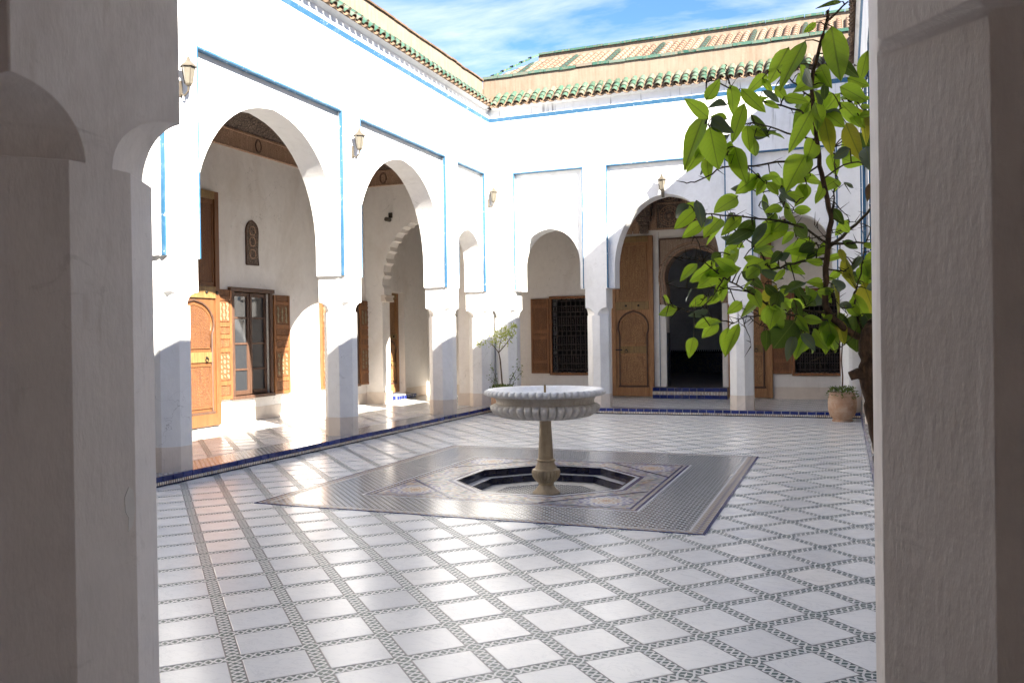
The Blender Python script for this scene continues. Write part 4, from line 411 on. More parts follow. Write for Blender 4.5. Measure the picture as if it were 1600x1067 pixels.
# --- carpet of mosaic
carpet = thing('mosaic_carpet', None, None, kind='structure')
OC = (-3.13, 8.96); OR = .92
def octa(ap): return [(OC[0] + ap / math.cos(PI / 8) * math.cos(PI / 8 + PI / 4 * k), OC[1] + ap / math.cos(PI / 8) * math.sin(PI / 8 + PI / 4 * k)) for k in range(8)]
def ring_rect(mb, o, i, z0, z1, mi=0):
    (a0, a1, b0, b1), (c0, c1, d0, d1) = o, i
    mb.box(a0, a1, b0, d0, z0, z1, mi); mb.box(a0, a1, d1, b1, z0, z1, mi); mb.box(a0, c0, d0, d1, z0, z1, mi); mb.box(c1, a1, d0, d1, z0, z1, mi)
CZ = .007
I = (-4.64, -1.75, 7.52, 10.42)
def inset(r, dx, dy=None): dy = dx if dy is None else dy; return (r[0] + dx, r[1] - dx, r[2] + dy, r[3] - dy)
edges = [K, inset(K, .024, .018), inset(K, .062, .042), inset(K, .086, .058), inset(K, .125, .082), inset(K, .145, .094)]
mb = MB()
for k, mi in enumerate((0, 1, 2, 1, 3)): ring_rect(mb, edges[k], edges[k + 1], -.02, CZ - (.0006 if k % 2 else 0), mi)
mb.build('border_strip', [STRIPB, STRIPY, STRIPP, STRIPW], carpet)
mb = MB(); ring_rect(mb, edges[-1], I, -.02, CZ - .0003); mb.build('mosaic_field', FIELD, carpet)
I2 = [I, inset(I, .022), inset(I, .05), inset(I, .085), inset(I, .11)]
mb = MB()
for k, mi in enumerate((0, 1, 2, 1)): ring_rect(mb, I2[k], I2[k + 1], -.02, CZ + (.0006 if k % 2 else 0), mi)
mb.build('inner_border', [STRIPW, STRIPB, STRIPY], carpet)
def flat_ring(mb, inner, outer, z, mi=0):
    n = len(inner); mb.add([(x, y, z) for x, y in inner + outer], [(i, (i + 1) % n, (i + 1) % n + n, i + n) for i in range(n)], [mi] * n)
    mb.f[-n:] = [tuple(reversed(f)) for f in mb.f[-n:]]
J = I2[-1]
def on_rect(p):
    dx, dy = p[0] - OC[0], p[1] - OC[1]; t = 1e9
    for lim, d in ((J[1] - OC[0], dx), (J[0] - OC[0], dx), (J[3] - OC[1], dy), (J[2] - OC[1], dy)):
        if abs(d) > 1e-6 and lim / d > 0: t = min(t, lim / d)
    return (OC[0] + dx * t, OC[1] + dy * t)
dense = []
oo = octa(OR + .10)
for k in range(8):
    for s in range(6):
        a, bq = oo[k], oo[(k + 1) % 8]; dense.append((a[0] + (bq[0] - a[0]) * s / 6, a[1] + (bq[1] - a[1]) * s / 6))
outer = [on_rect(p) for p in dense]
corners = [(J[i], J[2 + j]) for i in (0, 1) for j in (0, 1)]
for c in corners:
    k = min(range(len(outer)), key=lambda q: (outer[q][0] - c[0]) ** 2 + (outer[q][1] - c[1]) ** 2); outer[k] = c
mb = MB(); flat_ring(mb, dense, outer, CZ); mb.build('ornate_field', ZEL, carpet)
mb = MB(); flat_ring(mb, octa(OR + .055), octa(OR + .10), CZ, 0); flat_ring(mb, octa(OR + .012), octa(OR + .055), CZ, 1); mb.build('octagon_border', [STRIPB, STRIPW], carpet)
# corner rosettes and the lines that cut the corners off
def mk_ros():
    M = MT('rosette_mosaic'); x, y, z = M.sepxyz(M.obj()); r = M.math('SQRT', M.math('ADD', M.math('MULTIPLY', x, x), M.math('MULTIPLY', y, y))); a = M.math('ARCTAN2', y, x)
    pet = M.math('MULTIPLY', M.math('COSINE', M.math('MULTIPLY', a, 12)), .022); rr = M.math('MULTIPLY', M.math('ADD', r, pet), 3.6)
    c = M.ramp(rr, [(0, (.30, .13, .07)), (.10, (.50, .30, .12)), (.22, (.55, .52, .47)), (.36, (.40, .24, .13)), (.48, (.58, .56, .52)), (.62, (.16, .15, .30)), (.72, (.55, .53, .50)), (.86, (.12, .11, .25))], 'CONSTANT')
    return M.fin(c, .28, .5)
ROS = mk_ros()
disc = MB().add([(.27 * math.cos(PI * 2 * k / 24), .27 * math.sin(PI * 2 * k / 24), .0015) for k in range(24)], [tuple(range(24))]).mesh('rosette', ROS)
for i, sx in ((0, 1), (1, -1)):
    for j, sy in ((2, 1), (3, -1)):
        c = (J[i] + .30 * sx, J[j] + .30 * sy); inst('rosette', disc, carpet, (*c, CZ))
        p1, p2 = Vector((J[i] + .88 * sx, J[j], CZ + .0025)), Vector((J[i], J[j] + .88 * sy, CZ + .0025))
        d = (p2 - p1).normalized() * .035; nrm = Vector((-d.y, d.x, 0))
        q = [p1, p1 + nrm, p2 + nrm, p2]; l = MB().add(q, [(0, 1, 2, 3)]); l.build('corner_line', STRIPB, carpet)
# --- sunken octagonal basin with two tiled steps
basin = thing('sunken_basin', None, None, kind='structure')
mb = MB()
def ring3(ap0, z0, ap1, z1, mi):
    a, bb = octa(ap0), octa(ap1); n = 8
    mb.add([(x, y, z0) for x, y in a] + [(x, y, z1) for x, y in bb], [(i, (i + 1) % n, (i + 1) % n + n, i + n) for i in range(n)], mi)
ring3(OR + .012, CZ, OR + .012, -.08, 1); ring3(OR + .012, -.08, .80, -.08, 0); ring3(.80, -.08, .80, -.16, 1)
mb.add([(x, y, -.155) for x, y in octa(.81)], [tuple(range(8))], 2); ring3(.81, -.154, .58, -.154, 3)
mb.build('basin_shell', [STRIPW, NAVY, FIELD, simple('lime_wash', (.60, .58, .54), .5, .25, 12, .1)], basin)
for ap, z0, z1 in ((OR, -.078, CZ + .002), (.79, -.154, -.076)):
    for k in range(8):
        a, bq = Vector((*octa(ap)[k], 0)), Vector((*octa(ap)[(k + 1) % 8], 0)); n = 5; L = (bq - a).length / n
        tm = MB().box(-L / 2 + .002, L / 2 - .002, -.010, .010, z0, z1).mesh('glazed_tile', NAVY) if k == 0 else tm
        for s in range(n):
            c = a + (bq - a) * (s + .5) / n; inst('glazed_tile', tm, basin, (c.x, c.y, random.uniform(-.001, .001)), (0, 0, math.atan2(bq.y - a.y, bq.x - a.x)))
# --- raised gallery floors
gal = thing('gallery_floor', None, None, kind='structure')
mb = MB()
GALS = ((-10.3, CX0 - .013, -1.8, 20.1), (CX1 + .013, 3.5, -1.8, 20.1), (CX0 - .013, CX1 + .013, CY1 + .013, 20.1), (CX0 - .013, CX1 + .013, -1.8, CY0 - .013))
for x0, x1, y0, y1 in GALS: mb.box(x0, x1, y0, y1, -.4, PZ)
mb.build('mosaic_band_ground', BANDS, gal)
lay_tiles(gal, -10.28, -7.62, -1.7, 20.1, PZ, 150)
lay_tiles(gal, -7.58, CX1 - .05, 17.24, 20.1, PZ, 140)
lay_tiles(gal, .85, 3.48, -1.7, 20.1, PZ, 0)
lay_tiles(gal, -7.58, .80, -1.7, 1.25, PZ, 0)
mb = MB().box(-7.60, CX0 - .02, 1.9, 16.85, PZ, PZ + .003, 0).box(-7.56, CX1, CY1 + .02, 17.22, PZ, PZ + .0036, 0).box(-7.66, -7.60, 1.9, 20, PZ, PZ + .0042, 1).box(-7.56, CX1, 17.22, 17.27, PZ, PZ + .0048, 1)
mb.build('edge_mosaic', [FIELD, STRIPW], gal)
# --- tiled step round the courtyard
step = thing('tiled_step', None, None, kind='structure')
mb = MB()
def riser(x0, y0, x1, y1, nx, ny):
    t = .012
    for z0, z1, mi, tt in ((-.05, .022, 1, .006), (.022, .057, 0, .009), (.057, PZ + .002, 2, .008)):
        mb.box(min(x0, x1, x0 + nx * tt, x1 + nx * tt), max(x0, x1, x0 + nx * tt, x1 + nx * tt), min(y0, y1, y0 + ny * tt, y1 + ny * tt), max(y0, y1, y0 + ny * tt, y1 + ny * tt), z0, z1, mi)
riser(CX0 - .02, CY0, CX0 - .02, CY1 + .02, 3, 0); riser(CX0 - .02, CY1 + .02, CX1 + .02, CY1 + .02, 0, -3); riser(CX1 + .02, CY0, CX1 + .02, CY1 + .02, -3, 0); riser(CX0, CY0 - .02, CX1, CY0 - .02, 0, 3)
mb.build('mosaic_riser', [STRIP, NAVY, STRIPW], step)
gt = MB().box(-.0725, .0725, -.014, .016, .057, PZ + .0065).build('glazed_tile', GLAZE, step, bevel=.004); gtm = gt.data
bpy.data.objects.remove(gt)
def tile_run(p0, p1, rz, keep=lambda p: True):
    p0, p1 = Vector(p0), Vector(p1); n = int((p1 - p0).length / .153)
    for k in range(n):
        p = p0 + (p1 - p0) * (k + .5) / n
        if keep(p): inst('glazed_tile', gtm, step, (p.x, p.y, random.uniform(-.001, .001)), (random.gauss(0, .01), 0, rz))
tile_run((CX0, 1.9, 0), (CX0, CY1, 0), R(90)); tile_run((CX0, CY1, 0), (CX1, CY1, 0), 0); tile_run((CX1, CY1, 0), (CX1, 1.9, 0), R(-90))
# ================================================================ SETTING: arcades
WT, REC, ZL, ZF, ZC = .50, .09, 2.58, 5.10, 6.27
def pillar(mb, x0, x1, zs=2.02, c=.145, far_c=None, ledge=True):
    """octagonal below, square above, arched stops over the chamfers"""
    def ring(z, cf, cb, e=0):
        # cf: chamfer at the front (y=0) corners, cb at the back corners, as (dx, dy)
        a, bq, y0, y1 = x0 - e, x1 + e, 0, WT
        return [(a + cf[0], y0, z), (bq - cf[0], y0, z), (bq, y0 + cf[1], z), (bq, y1 - cb[1], z), (bq - cb[0], y1, z), (a + cb[0], y1, z), (a, y1 - cb[1], z), (a, y0 + cf[1], z)]
    fc = far_c or (c, c); cc = (c, c)
    rings = [ring(PZ, fc, cc, .004), ring(.40, fc, cc, .002), ring(.40, fc, cc), ring(zs, fc, cc)]; ms = [1, 1, 0]
    g = 1.32; rings.append(ring(zs + .001, (fc[0] * g, fc[1] * g), (c * g, c * g))); ms.append(0)
    for k in range(1, 19):
        t = math.sin(k / 18 * PI / 2); s = max(.02, math.sqrt(max(0, 1 - t * t))) * g; rings.append(ring(zs + .16 * t, (fc[0] * s, fc[1] * s), (c * s, c * s))); ms.append(0)
    rings.append(ring(ZL - .005, (.004, .004), (.004, .004))); ms.append(0)
    if ledge: rings += [ring(ZL - .004, (.004, .004), (.004, .004), .03), ring(ZL + .0, (.004, .004), (.004, .004), .03)]; ms += [0, 0]
    mb.loft(rings, ms)
def arcade(name, label, loc, rz, x0, x1, panels, pillars, zt=6.50, mats=None, group=None, custom=()):
    mats = mats or [PL, PLINTH]
    root = thing(name, label, 'wall', loc, rz, group)
    # layer behind: spandrels with arches; layer in front: flat wall with sunken panels
    poly = [(x0, zt), (x0, ZL)]; 
    for p0, p1, ah, ap, zc in panels: poly += arch_pts((p0 + p1) / 2, ah, zc, ap, ZL)
    poly += [(x1, ZL), (x1, zt)]
    mb = MB().prism(poly, REC, WT)
    poly = [(x0, zt), (x0, ZL)]
    for p0, p1, ah, ap, zc in panels: poly += [(p0, ZL), (p0, ZF), (p1, ZF), (p1, ZL)]
    poly += [(x1, ZL), (x1, zt)]
    mb.prism(poly, 0, REC, back=False)
    mb.build('masonry', mats[0], root, 35)
    for q in pillars:
        mb = MB(); pillar(mb, *q[:2], **(q[2] if len(q) > 2 else {})); mb.build('pillar', mats, root, 25, .006)
    # blue painted lines: reveal of each panel and the moulding under the eave
    for p0, p1, ah, ap, zc in panels:
        mb = MB().box(p0, p1, -.002, REC - .002, ZF - .022, ZF + .002).box(p0 - .002, p0 + .022, -.002, .045, ZL, ZF - .022).box(p1 - .022, p1 + .002, -.002, .045, ZL, ZF - .022)
        mb.build('blue_panel_edge', BLUE, root)
    mb = MB(); n = 2
    for a, bq in ((x0, x1),):
        mb.add([(a, 0, ZC - .045), (bq, 0, ZC - .045), (bq, -.030, ZC + .034), (a, -.030, ZC + .034), (a, 0, ZC + .04), (bq, 0, ZC + .04)], [(0, 1, 2, 3), (3, 2, 5, 4), (0, 3, 4), (1, 5, 2)])
    mb.build('blue_moulding', BLUE, root)
    return root
LP = [(2.50, 3.87, .665, 3.81, 3.12), (4.37, 7.47, 1.53, 4.72, 3.0), (8.0, 11.13, 1.545, 4.72, 3.0), (11.63, 14.73, 1.53, 4.72, 3.0), (15.26, 16.63, .665, 3.81, 3.12)]
LPIL = [(1.79, 2.5), (3.87, 4.37), (7.47, 8.0), (11.13, 11.63), (14.73, 15.26), (16.63, 17.4)]
ins_ = lambda l: [(a + .03, b - .03) for a, b in l]
arcade('arcade_wall', 'long sunlit white arcade wall of tall arches with blue edged panels, lanterns on its piers', (-7.1, 0, 0), R(90), 1.3, 17.4, LP, ins_(LPIL))
mir = lambda l: [(-b, -a, *r) for a, b, *r in reversed(l)]
arcade('arcade_wall', 'shaded white arcade wall seen edge-on just beside the citrus tree', (.3, 0, 0), R(-90), -17.4, -1.3, mir(LP), ins_(mir(LPIL)))
BP = [(-6.56, -5.01, .67, 3.87, 3.12), (-4.52, -2.12, 1.06, 4.42, 2.95), (-1.64, -.09, .67, 3.87, 3.12)]
BPIL = [(-7.1, -6.56), (-5.01, -4.52), (-2.12, -1.64), (-.09, .3)]
arcade('arcade_wall', 'white end wall facing us with a wide central arch and a diagonal shadow across it', (0, 16.9, 0), 0, -7.1, .3, BP, [(a + .02, b - .02) for a, b in BPIL])
# near arcade: we look out of one of its arches
near = arcade('arcade_wall', 'rough grey plaster wall in shade whose archway frames the whole view', (0, 1.79, 0), R(180), -.3, 7.1, [(-.05, 1.64, .80, 3.87, 3.12), (2.12, 4.52, 1.06, 4.42, 2.95), (5.01, 6.56, .67, 3.87, 3.12)],
              [(1.645, 2.115, dict(far_c=(.105, .175))), (4.54, 4.99), (6.58, 7.1)], mats=[PLN, PLN])
# the pier beside the citrus tree: chamfered towards us, with a straight ledge over the chamfer
mb = MB()
def pier(z, k=0, rec=0):
    # k: how far the upper block stands out over the chamfer
    return [(.055 - rec, 1.50 - k * .8, z), (.196 - k * .9, 1.36 - k, z), (.62, 1.36 - k * .3, z), (.62, 1.79, z), (.062, 1.79, z), (.047, 1.66, z)]
mb.loft([pier(PZ), pier(1.2), pier(2.015), pier(2.05, .004), pier(2.062, .024), pier(2.09, .030), pier(2.8, .032)])
mb.build('pillar', PLN, None, 30, .008).parent = near
near.children[-1].matrix_parent_inverse = Matrix.Translation((0, 1.79, 0)) @ Matrix.Rotation(R(180), 4, 'Z')
near.children[-1].matrix_parent_inverse.invert()
chip = [(1.578, 1.22), (1.592, 1.245), (1.606, 1.235), (1.611, 1.19), (1.604, 1.15), (1.588, 1.135), (1.590, 1.17), (1.581, 1.185)]
mb = MB().add([(1.6435, 1.79 - y, z) for y, z in chip] + [(1.646, 1.79 - y, z) for y, z in chip], [tuple(range(8)), tuple(reversed(range(8, 16)))] + [(k, k + 8, (k + 1) % 8 + 8, (k + 1) % 8) for k in range(8)])
mb.build('paint_patch', simple('pale_paint', (.90, .89, .88), .8, .05, 20, .1), near)
# ================================================================ SETTING: galleries behind the arcades
def wall_grid(u0, u1, z0, z1, holes, t):
    """wall in the x-z plane with rectangular holes, front at y=0, thickness t"""
    us = sorted({u0, u1, *[h[0] for h in holes], *[h[1] for h in holes]}); zs = sorted({z0, z1, *[h[2] for h in holes], *[h[3] for h in holes]})
    mb = MB()
    solid = lambda i, k: 0 <= i < len(us) - 1 and 0 <= k < len(zs) - 1 and not any(h[0] < (us[i] + us[i + 1]) / 2 < h[1] and h[2] < (zs[k] + zs[k + 1]) / 2 < h[3] for h in holes)
    for i in range(len(us) - 1):
        for k in range(len(zs) - 1):
            if not solid(i, k): continue
            a, bq, c, d = us[i], us[i + 1], zs[k], zs[k + 1]
            mb.add([(a, 0, c), (bq, 0, c), (bq, 0, d), (a, 0, d)], [(0, 1, 2, 3)]); mb.add([(a, t, c), (bq, t, c), (bq, t, d), (a, t, d)], [(3, 2, 1, 0)])
            if not solid(i - 1, k): mb.add([(a, 0, c), (a, t, c), (a, t, d), (a, 0, d)], [(3, 2, 1, 0)])
            if not solid(i + 1, k): mb.add([(bq, 0, c), (bq, t, c), (bq, t, d), (bq, 0, d)], [(0, 1, 2, 3)])
            if not solid(i, k - 1): mb.add([(a, 0, c), (bq, 0, c), (bq, t, c), (a, t, c)], [(3, 2, 1, 0)])
            if not solid(i, k + 1): mb.add([(a, 0, d), (bq, 0, d), (bq, t, d), (a, t, d)], [(0, 1, 2, 3)])
    return mb
GC = 5.98
def plinth(root, u0, u1, z1=.36, gaps=()):
    cur = u0
    for a, bq in list(gaps) + [(u1, u1)]:
        if a > cur: MB().box(cur, a, -.007, .02, PZ, z1).build('plinth', PLINTH, root)
        cur = bq
# left gallery: inner wall (local x = world y)
WIN = (12.42, 13.44, .60, 2.50)
gw = thing('gallery_wall', 'inner gallery wall with a sunlit patch, shuttered window and tall cedar door', 'wall', (-10.3, 0, 0), R(90))
wall_grid(-2.1, 20.4, -.2, GC + .6, [WIN, (15.62, 16.55, .60, 2.50), (18.05, 18.85, PZ, 2.75)], .35).build('masonry', PLIN, gw)
plinth(gw, -1.8, 20.1, .36, [(10.9, 12.2), (18.0, 18.9)])
gr = thing('gallery_wall', 'inner wall of the gallery hidden behind the citrus tree side', 'wall', (3.5, 0, 0), R(-90))
wall_grid(-20.4, 2.1, -.2, GC + .9, [], .35).build('masonry', PLIN, gr)
PORT = (-4.06, -2.52, PZ, 3.85)
BW1, BW2 = (-6.80, -5.72, .70, 2.53), (-1.04, -.10, .70, 2.53)
gb = thing('gallery_wall', 'white wall behind the end arches holding the carved doorway and two grilled windows', 'wall', (0, 20.1, 0), 0)
wall_grid(-10.3, 3.5, -.2, GC + .9, [PORT, BW1, BW2], .45).build('masonry', PLIN, gb)
plinth(gb, -10.28, 3.4, .38, [(-5.3, -1.5)])
gn = thing('gallery_wall', 'plain wall of the dim gallery we stand in', 'wall', (0, -1.8, 0), R(180))
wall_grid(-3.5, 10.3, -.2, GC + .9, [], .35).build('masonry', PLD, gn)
# roofs / ceilings
roofs = thing('gallery_roof', None, None, kind='structure')
mb = MB()
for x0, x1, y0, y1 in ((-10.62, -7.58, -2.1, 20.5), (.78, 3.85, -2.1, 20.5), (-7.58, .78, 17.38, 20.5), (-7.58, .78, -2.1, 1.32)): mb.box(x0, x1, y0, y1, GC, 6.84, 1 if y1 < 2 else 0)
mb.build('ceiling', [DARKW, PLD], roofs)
for k in range(60):
    inst('beam', (bm_ := bm_ if k else MB().box(-10.28, -7.62, -.05, .05, GC - .10, GC - .001).mesh('beam', DARKW)), roofs, (0, 1.5 + k * .31, 0))
# transverse scalloped arch closing the far end of the sunlit gallery
ta = thing('scalloped_arch', 'white scalloped arch spanning the gallery beyond the second tall arch', 'arch', (0, 17.0, 0), 0)
pts = [(-9.86, PZ), (-9.86, 2.45)]
ctr, a, zc, h = -8.9, .90, 2.75, 1.45; nl = 15
p_ = []
for i in range(nl + 1):
    t = PI - PI * i / nl; p_.append((ctr + a * math.cos(t), zc + h * math.sin(t)))
pts.append((ctr - a, 2.62))
for i in range(nl):
    (xa, za), (xb, zb) = p_[i], p_[i + 1]; mx_, mz_ = (xa + xb) / 2, (za + zb) / 2; nx_, nz_ = mx_ - ctr, (mz_ - zc) / (h / a); L = math.hypot(nx_, nz_) or 1
    pts += [(xa, za), (xa * .75 + xb * .25 + nx_ / L * .055, za * .75 + zb * .25 + nz_ / L * .055), (xa * .25 + xb * .75 + nx_ / L * .055, za * .25 + zb * .75 + nz_ / L * .055)]
pts += [(ctr + a, zc), (ctr + a, 2.62), (-7.94, 2.45), (-7.94, PZ)]
MB().prism([(-10.3, GC), (-10.3, PZ)] + pts + [(-7.6, PZ), (-7.6, GC)], 0, .34).build('masonry', PLIN, ta, 25)
for z, e in ((2.45, .05), (2.502, .03), (2.554, .06)):
    MB().box(-9.88, -9.80 + e, -.02, .36, z, z + .05).build('impost', PLINTH, ta, bevel=.008); MB().box(-8.0 - e, -7.92, -.02, .36, z, z + .05).build('impost', PLINTH, ta, bevel=.008)
MB().box(-10.3, -9.83, -.012, .352, PZ, .38).build('plinth', PLINTH, ta); MB().box(-7.97, -7.6, -.012, .352, PZ, .38).build('plinth', PLINTH, ta)
# frieze and coved cornice under the gallery ceiling
fz = thing('carved_frieze', 'carved brown wooden frieze and dark coved cornice at the top of the gallery wall', 'frieze', (-10.3, 0, 0), R(90))
mb = MB()
MB().box(1.0, 16.98, -.055, 0, 5.12, 5.40).build('frieze_board', FRIEZ, fz)
for z0, z1, d in ((5.09, 5.12, .075), (5.40, 5.44, .085), (5.90, 5.94, .42)): MB().box(1.0, 16.98, -d, 0, z0, z1).build('frieze_moulding', FRIEZ, fz, bevel=.008)
MB().add([(1.0, -.06, 5.44), (16.98, -.06, 5.44), (16.98, -.40, 5.90), (1.0, -.40, 5.90)], [(3, 2, 1, 0)]).build('coved_panel', CARVD, fz)
for k, u in enumerate((3.6, 6.0, 8.4, 10.8, 13.15, 15.5)):
    mb = MB()
    for rr in (.125, .10): mb.tube([(u + rr * .72 * math.cos(t * PI / 12), -.06, 5.26 + rr * math.sin(t * PI / 12)) for t in range(25)], .007, 5)
    mb.build('frieze_ring', DARKW, fz)
fz2 = thing('carved_frieze', 'carved frieze across the top of the scalloped arch wall in the second arch', 'frieze', (0, 17.0, 0), 0)
MB().box(-10.3, -7.6, -.055, 0, 5.12, 5.40).build('frieze_board', FRIEZ, fz2)
for z0, z1, d in ((5.09, 5.12, .075), (5.40, 5.44, .085)): MB().box(-10.24, -7.6, -d, 0, z0, z1).build('frieze_moulding', FRIEZ, fz2, bevel=.008)
MB().add([(-10.3, -.06, 5.44), (-7.6, -.06, 5.44), (-7.6, -.40, 5.90), (-10.3, -.40, 5.90)], [(0, 1, 2, 3)]).build('coved_panel', CARVD, fz2)
for u in (-9.75, -8.4):
    mb = MB()
    for rr in (.125, .10): mb.tube([(u + rr * .72 * math.cos(t * PI / 12), -.06, 5.26 + rr * math.sin(t * PI / 12)) for t in range(25)], .007, 5)
    mb.build('frieze_ring', DARKW, fz2)
# dark room behind the carved doorway
room = thing('inner_room', 'dim room with a tiled dado seen through the carved doorway', 'room', (0, 0, 0))
mb = MB(); x0, x1, y0, y1, z0, z1 = -8.6, 1.4, 20.55, 27.5, .37, 5.0
mb.add([(x0, y0, z0), (x1, y0, z0), (x1, y1, z0), (x0, y1, z0), (x0, y0, z1), (x1, y0, z1), (x1, y1, z1), (x0, y1, z1)], [(0, 4, 7, 3), (1, 2, 6, 5), (3, 7, 6, 2)], 0)
mb.box(x0, -7.7, y0, y1, z1, z1 + .02); mb.box(-6.9, x1, y0, y1, z1, z1 + .02); mb.box(-7.7, -6.9, y0, 24.9, z1, z1 + .02); mb.box(-7.7, -6.9, 25.6, y1, z1, z1 + .02)  # leaves an unseen roof opening, added to let sun brighten the room
mb.build('room_walls', DARKROOM, room)
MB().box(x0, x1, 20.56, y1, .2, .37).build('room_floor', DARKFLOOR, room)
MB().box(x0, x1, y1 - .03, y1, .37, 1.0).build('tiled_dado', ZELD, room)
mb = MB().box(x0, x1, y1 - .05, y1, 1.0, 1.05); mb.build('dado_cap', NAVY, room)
mb = MB()
for k in range(150): mb.box(x0 + k * .066, x0 + k * .066 + .033, y1 - .04, y1, 1.05, 1.10)
tag(mb.build('dado_merlons', NAVY, room), kind='stuff')
mb = MB(); mb.box(-10.65, x0 - .04, 20.6, 27.6, -.2, 5.2); mb.box(x1 + .04, 3.85, 20.6, 27.6, -.2, 5.2); mb.box(-10.65, 3.85, 27.56, 27.8, -.2, 5.2); mb.box(-10.65, -7.7, 20.5, 27.8, 5.03, 5.2); mb.box(-6.9, 3.85, 20.5, 27.8, 5.03, 5.2); mb.box(-7.7, -6.9, 20.5, 24.9, 5.03, 5.2); mb.box(-7.7, -6.9, 25.6, 27.8, 5.03, 5.2); mb.build('room_shell', DARKROOM, room)  # shell roof keeps the same added gap that lights the room
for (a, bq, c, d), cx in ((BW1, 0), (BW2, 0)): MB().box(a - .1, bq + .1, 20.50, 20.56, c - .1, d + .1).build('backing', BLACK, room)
# doorstep of blue tiles
ds = thing('doorstep', 'two course blue tiled doorstep in front of the carved doorway', 'doorstep', (0, 0, 0))
MB().box(-4.22, -2.5, 19.78, 20.55, PZ, .36).build('step_core', STRIP, ds)
sm = MB().box(-.083, .083, -.012, .012, 0, .085).mesh('glazed_tile', GLAZE)
for z in (PZ + .002, .279):
    for k in range(10): inst('glazed_tile', sm, ds, (-4.22 + .172 * (k + .5), 19.775, z), (0, 0, 0))
MB().box(-4.22, -2.5, 19.78, 20.55, .36, .3695).build('tread', DARKFLOOR, ds)
ds2 = thing('doorstep', 'small blue and white tiled step before the narrow door beyond the scalloped arch', 'doorstep', (0, 0, 0))
mb = MB().box(-10.3, -10.05, 17.95, 18.95, PZ, PZ + .13); mb.build('step_core', STRIPW, ds2)
sm2 = MB().box(-.012, .012, -.045, .045, 0, .09).mesh('glazed_tile', GLAZE)
for k in range(8): inst('glazed_tile', sm2, ds2, (-10.045, 18.01 + k * .125, PZ + .02))
sm3 = MB().box(-.045, .045, -.012, .012, 0, .09).mesh('glazed_tile', GLAZE)
for k in range(2): inst('glazed_tile', sm3, ds2, (-10.24 + k * .125, 17.945, PZ + .02))
# ================================================================ SETTING: roof edges
tile_arc = MB()
def half_tile(r0, r1, L, th=.012, n=8):
    """cover tile, axis +y (uphill), half-round above"""
    mb = MB(); v = []; f = []
    for (y, r) in ((0, r0), (L, r1)):
        for rr in (r, r - th):
            v += [(rr * math.cos(PI * k / n), y, rr * .95 * math.sin(PI * k / n)) for k in range(n + 1)]
    q = n + 1
    for k in range(n):
        f += [(k, k + 1, 2 * q + k + 1, 2 * q + k), (q + k + 1, q + k, 3 * q + k, 3 * q + k + 1), (k + 1, k, q + k, q + k + 1)]
    f = [tuple(reversed(x)) for x in f]
    ms = [m_ for k in range(n) for m_ in (0, 1, 1)]
    return mb.add(v, f, ms)
ctile = half_tile(.066, .052, .22).mesh('roof_tile', [GREEN, CLAY], 40)
pb = half_tile(.080, .074, .50); pb.v = [(x, y, -z * .75 + .03) for x, y, z in pb.v]; pb.f = [tuple(reversed(f)) for f in pb.f]
ptile = pb.mesh('pan_tile', [CLAY, CLAY], 40)
def eave(label, loc, rz, x0, x1, show):
    root = thing('tiled_eave', label, 'roof eave', loc, rz)
    z0, z1, d, bk = 6.535, 6.875, .13, .23; sl = math.atan2(z1 - z0, d + bk)
    MB().add([(x0, .01, 6.47), (x1, .01, 6.47), (x1, -d + .05, z0 - .01), (x0, -d + .05, z0 - .01), (x0, bk, z1 - .01), (x1, bk, z1 - .01)], [(0, 3, 2, 1), (3, 4, 5, 2), (0, 4, 3), (1, 2, 5)], [1, 0, 0, 0]).build('mortar_bed', [TAN, PL], root)
    n = int(round((x1 - x0) / .177)); rest = MB(); p = (x1 - x0) / n
    for k in range(n):
        xc = x0 + (k + .5) * p
        vis = show(xc)
        for s in range(3):
            y = -d - .015 + s * .135 * math.cos(sl); z = z0 + .005 + s * .135 * math.sin(sl)
            M = Matrix.Translation((xc + random.uniform(-.006, .006), y, z + random.uniform(-.004, .004))) @ Matrix.Rotation(sl - .06, 4, 'X') @ Matrix.Rotation(random.gauss(0, .03), 4, 'Z')
            if vis: o = inst('roof_tile', ctile, root); o.matrix_local = M
            else: rest.add([M @ v.co for v in ctile.vertices], [tuple(q.vertices) for q in ctile.polygons], [q.material_index for q in ctile.polygons])
        M = Matrix.Translation((x0 + k * p, -d - .03, z0 - .035 + random.uniform(-.004, .004))) @ Matrix.Rotation(sl, 4, 'X')
        if vis: o = inst('pan_tile', ptile, root); o.matrix_local = M
        else: rest.add([M @ v.co for v in ptile.vertices], [tuple(q.vertices) for q in ptile.polygons], [1] * len(ptile.polygons))
    if rest.f: tag(rest.build('far_roof_tiles', [GREEN, CLAY], root, 40), kind='stuff')
    return root
eave('green glazed tile eave running along the top of the sunlit arcade wall', (-7.1, 0, 0), R(90), 1.79, 16.84, lambda u: u > 9.3)
eave('green glazed tile eave along the top of the end wall', (0, 16.9, 0), 0, -7.02, .22, lambda u: True)
eave('tile eave seen edge-on over the shaded wall beside the citrus tree', (.3, 0, 0), R(-90), -16.84, -1.79, lambda u: u < -9.3)
eave('tile eave over the archway wall we look out from', (0, 1.79, 0), R(180), -.3, 7.1, lambda u: False)
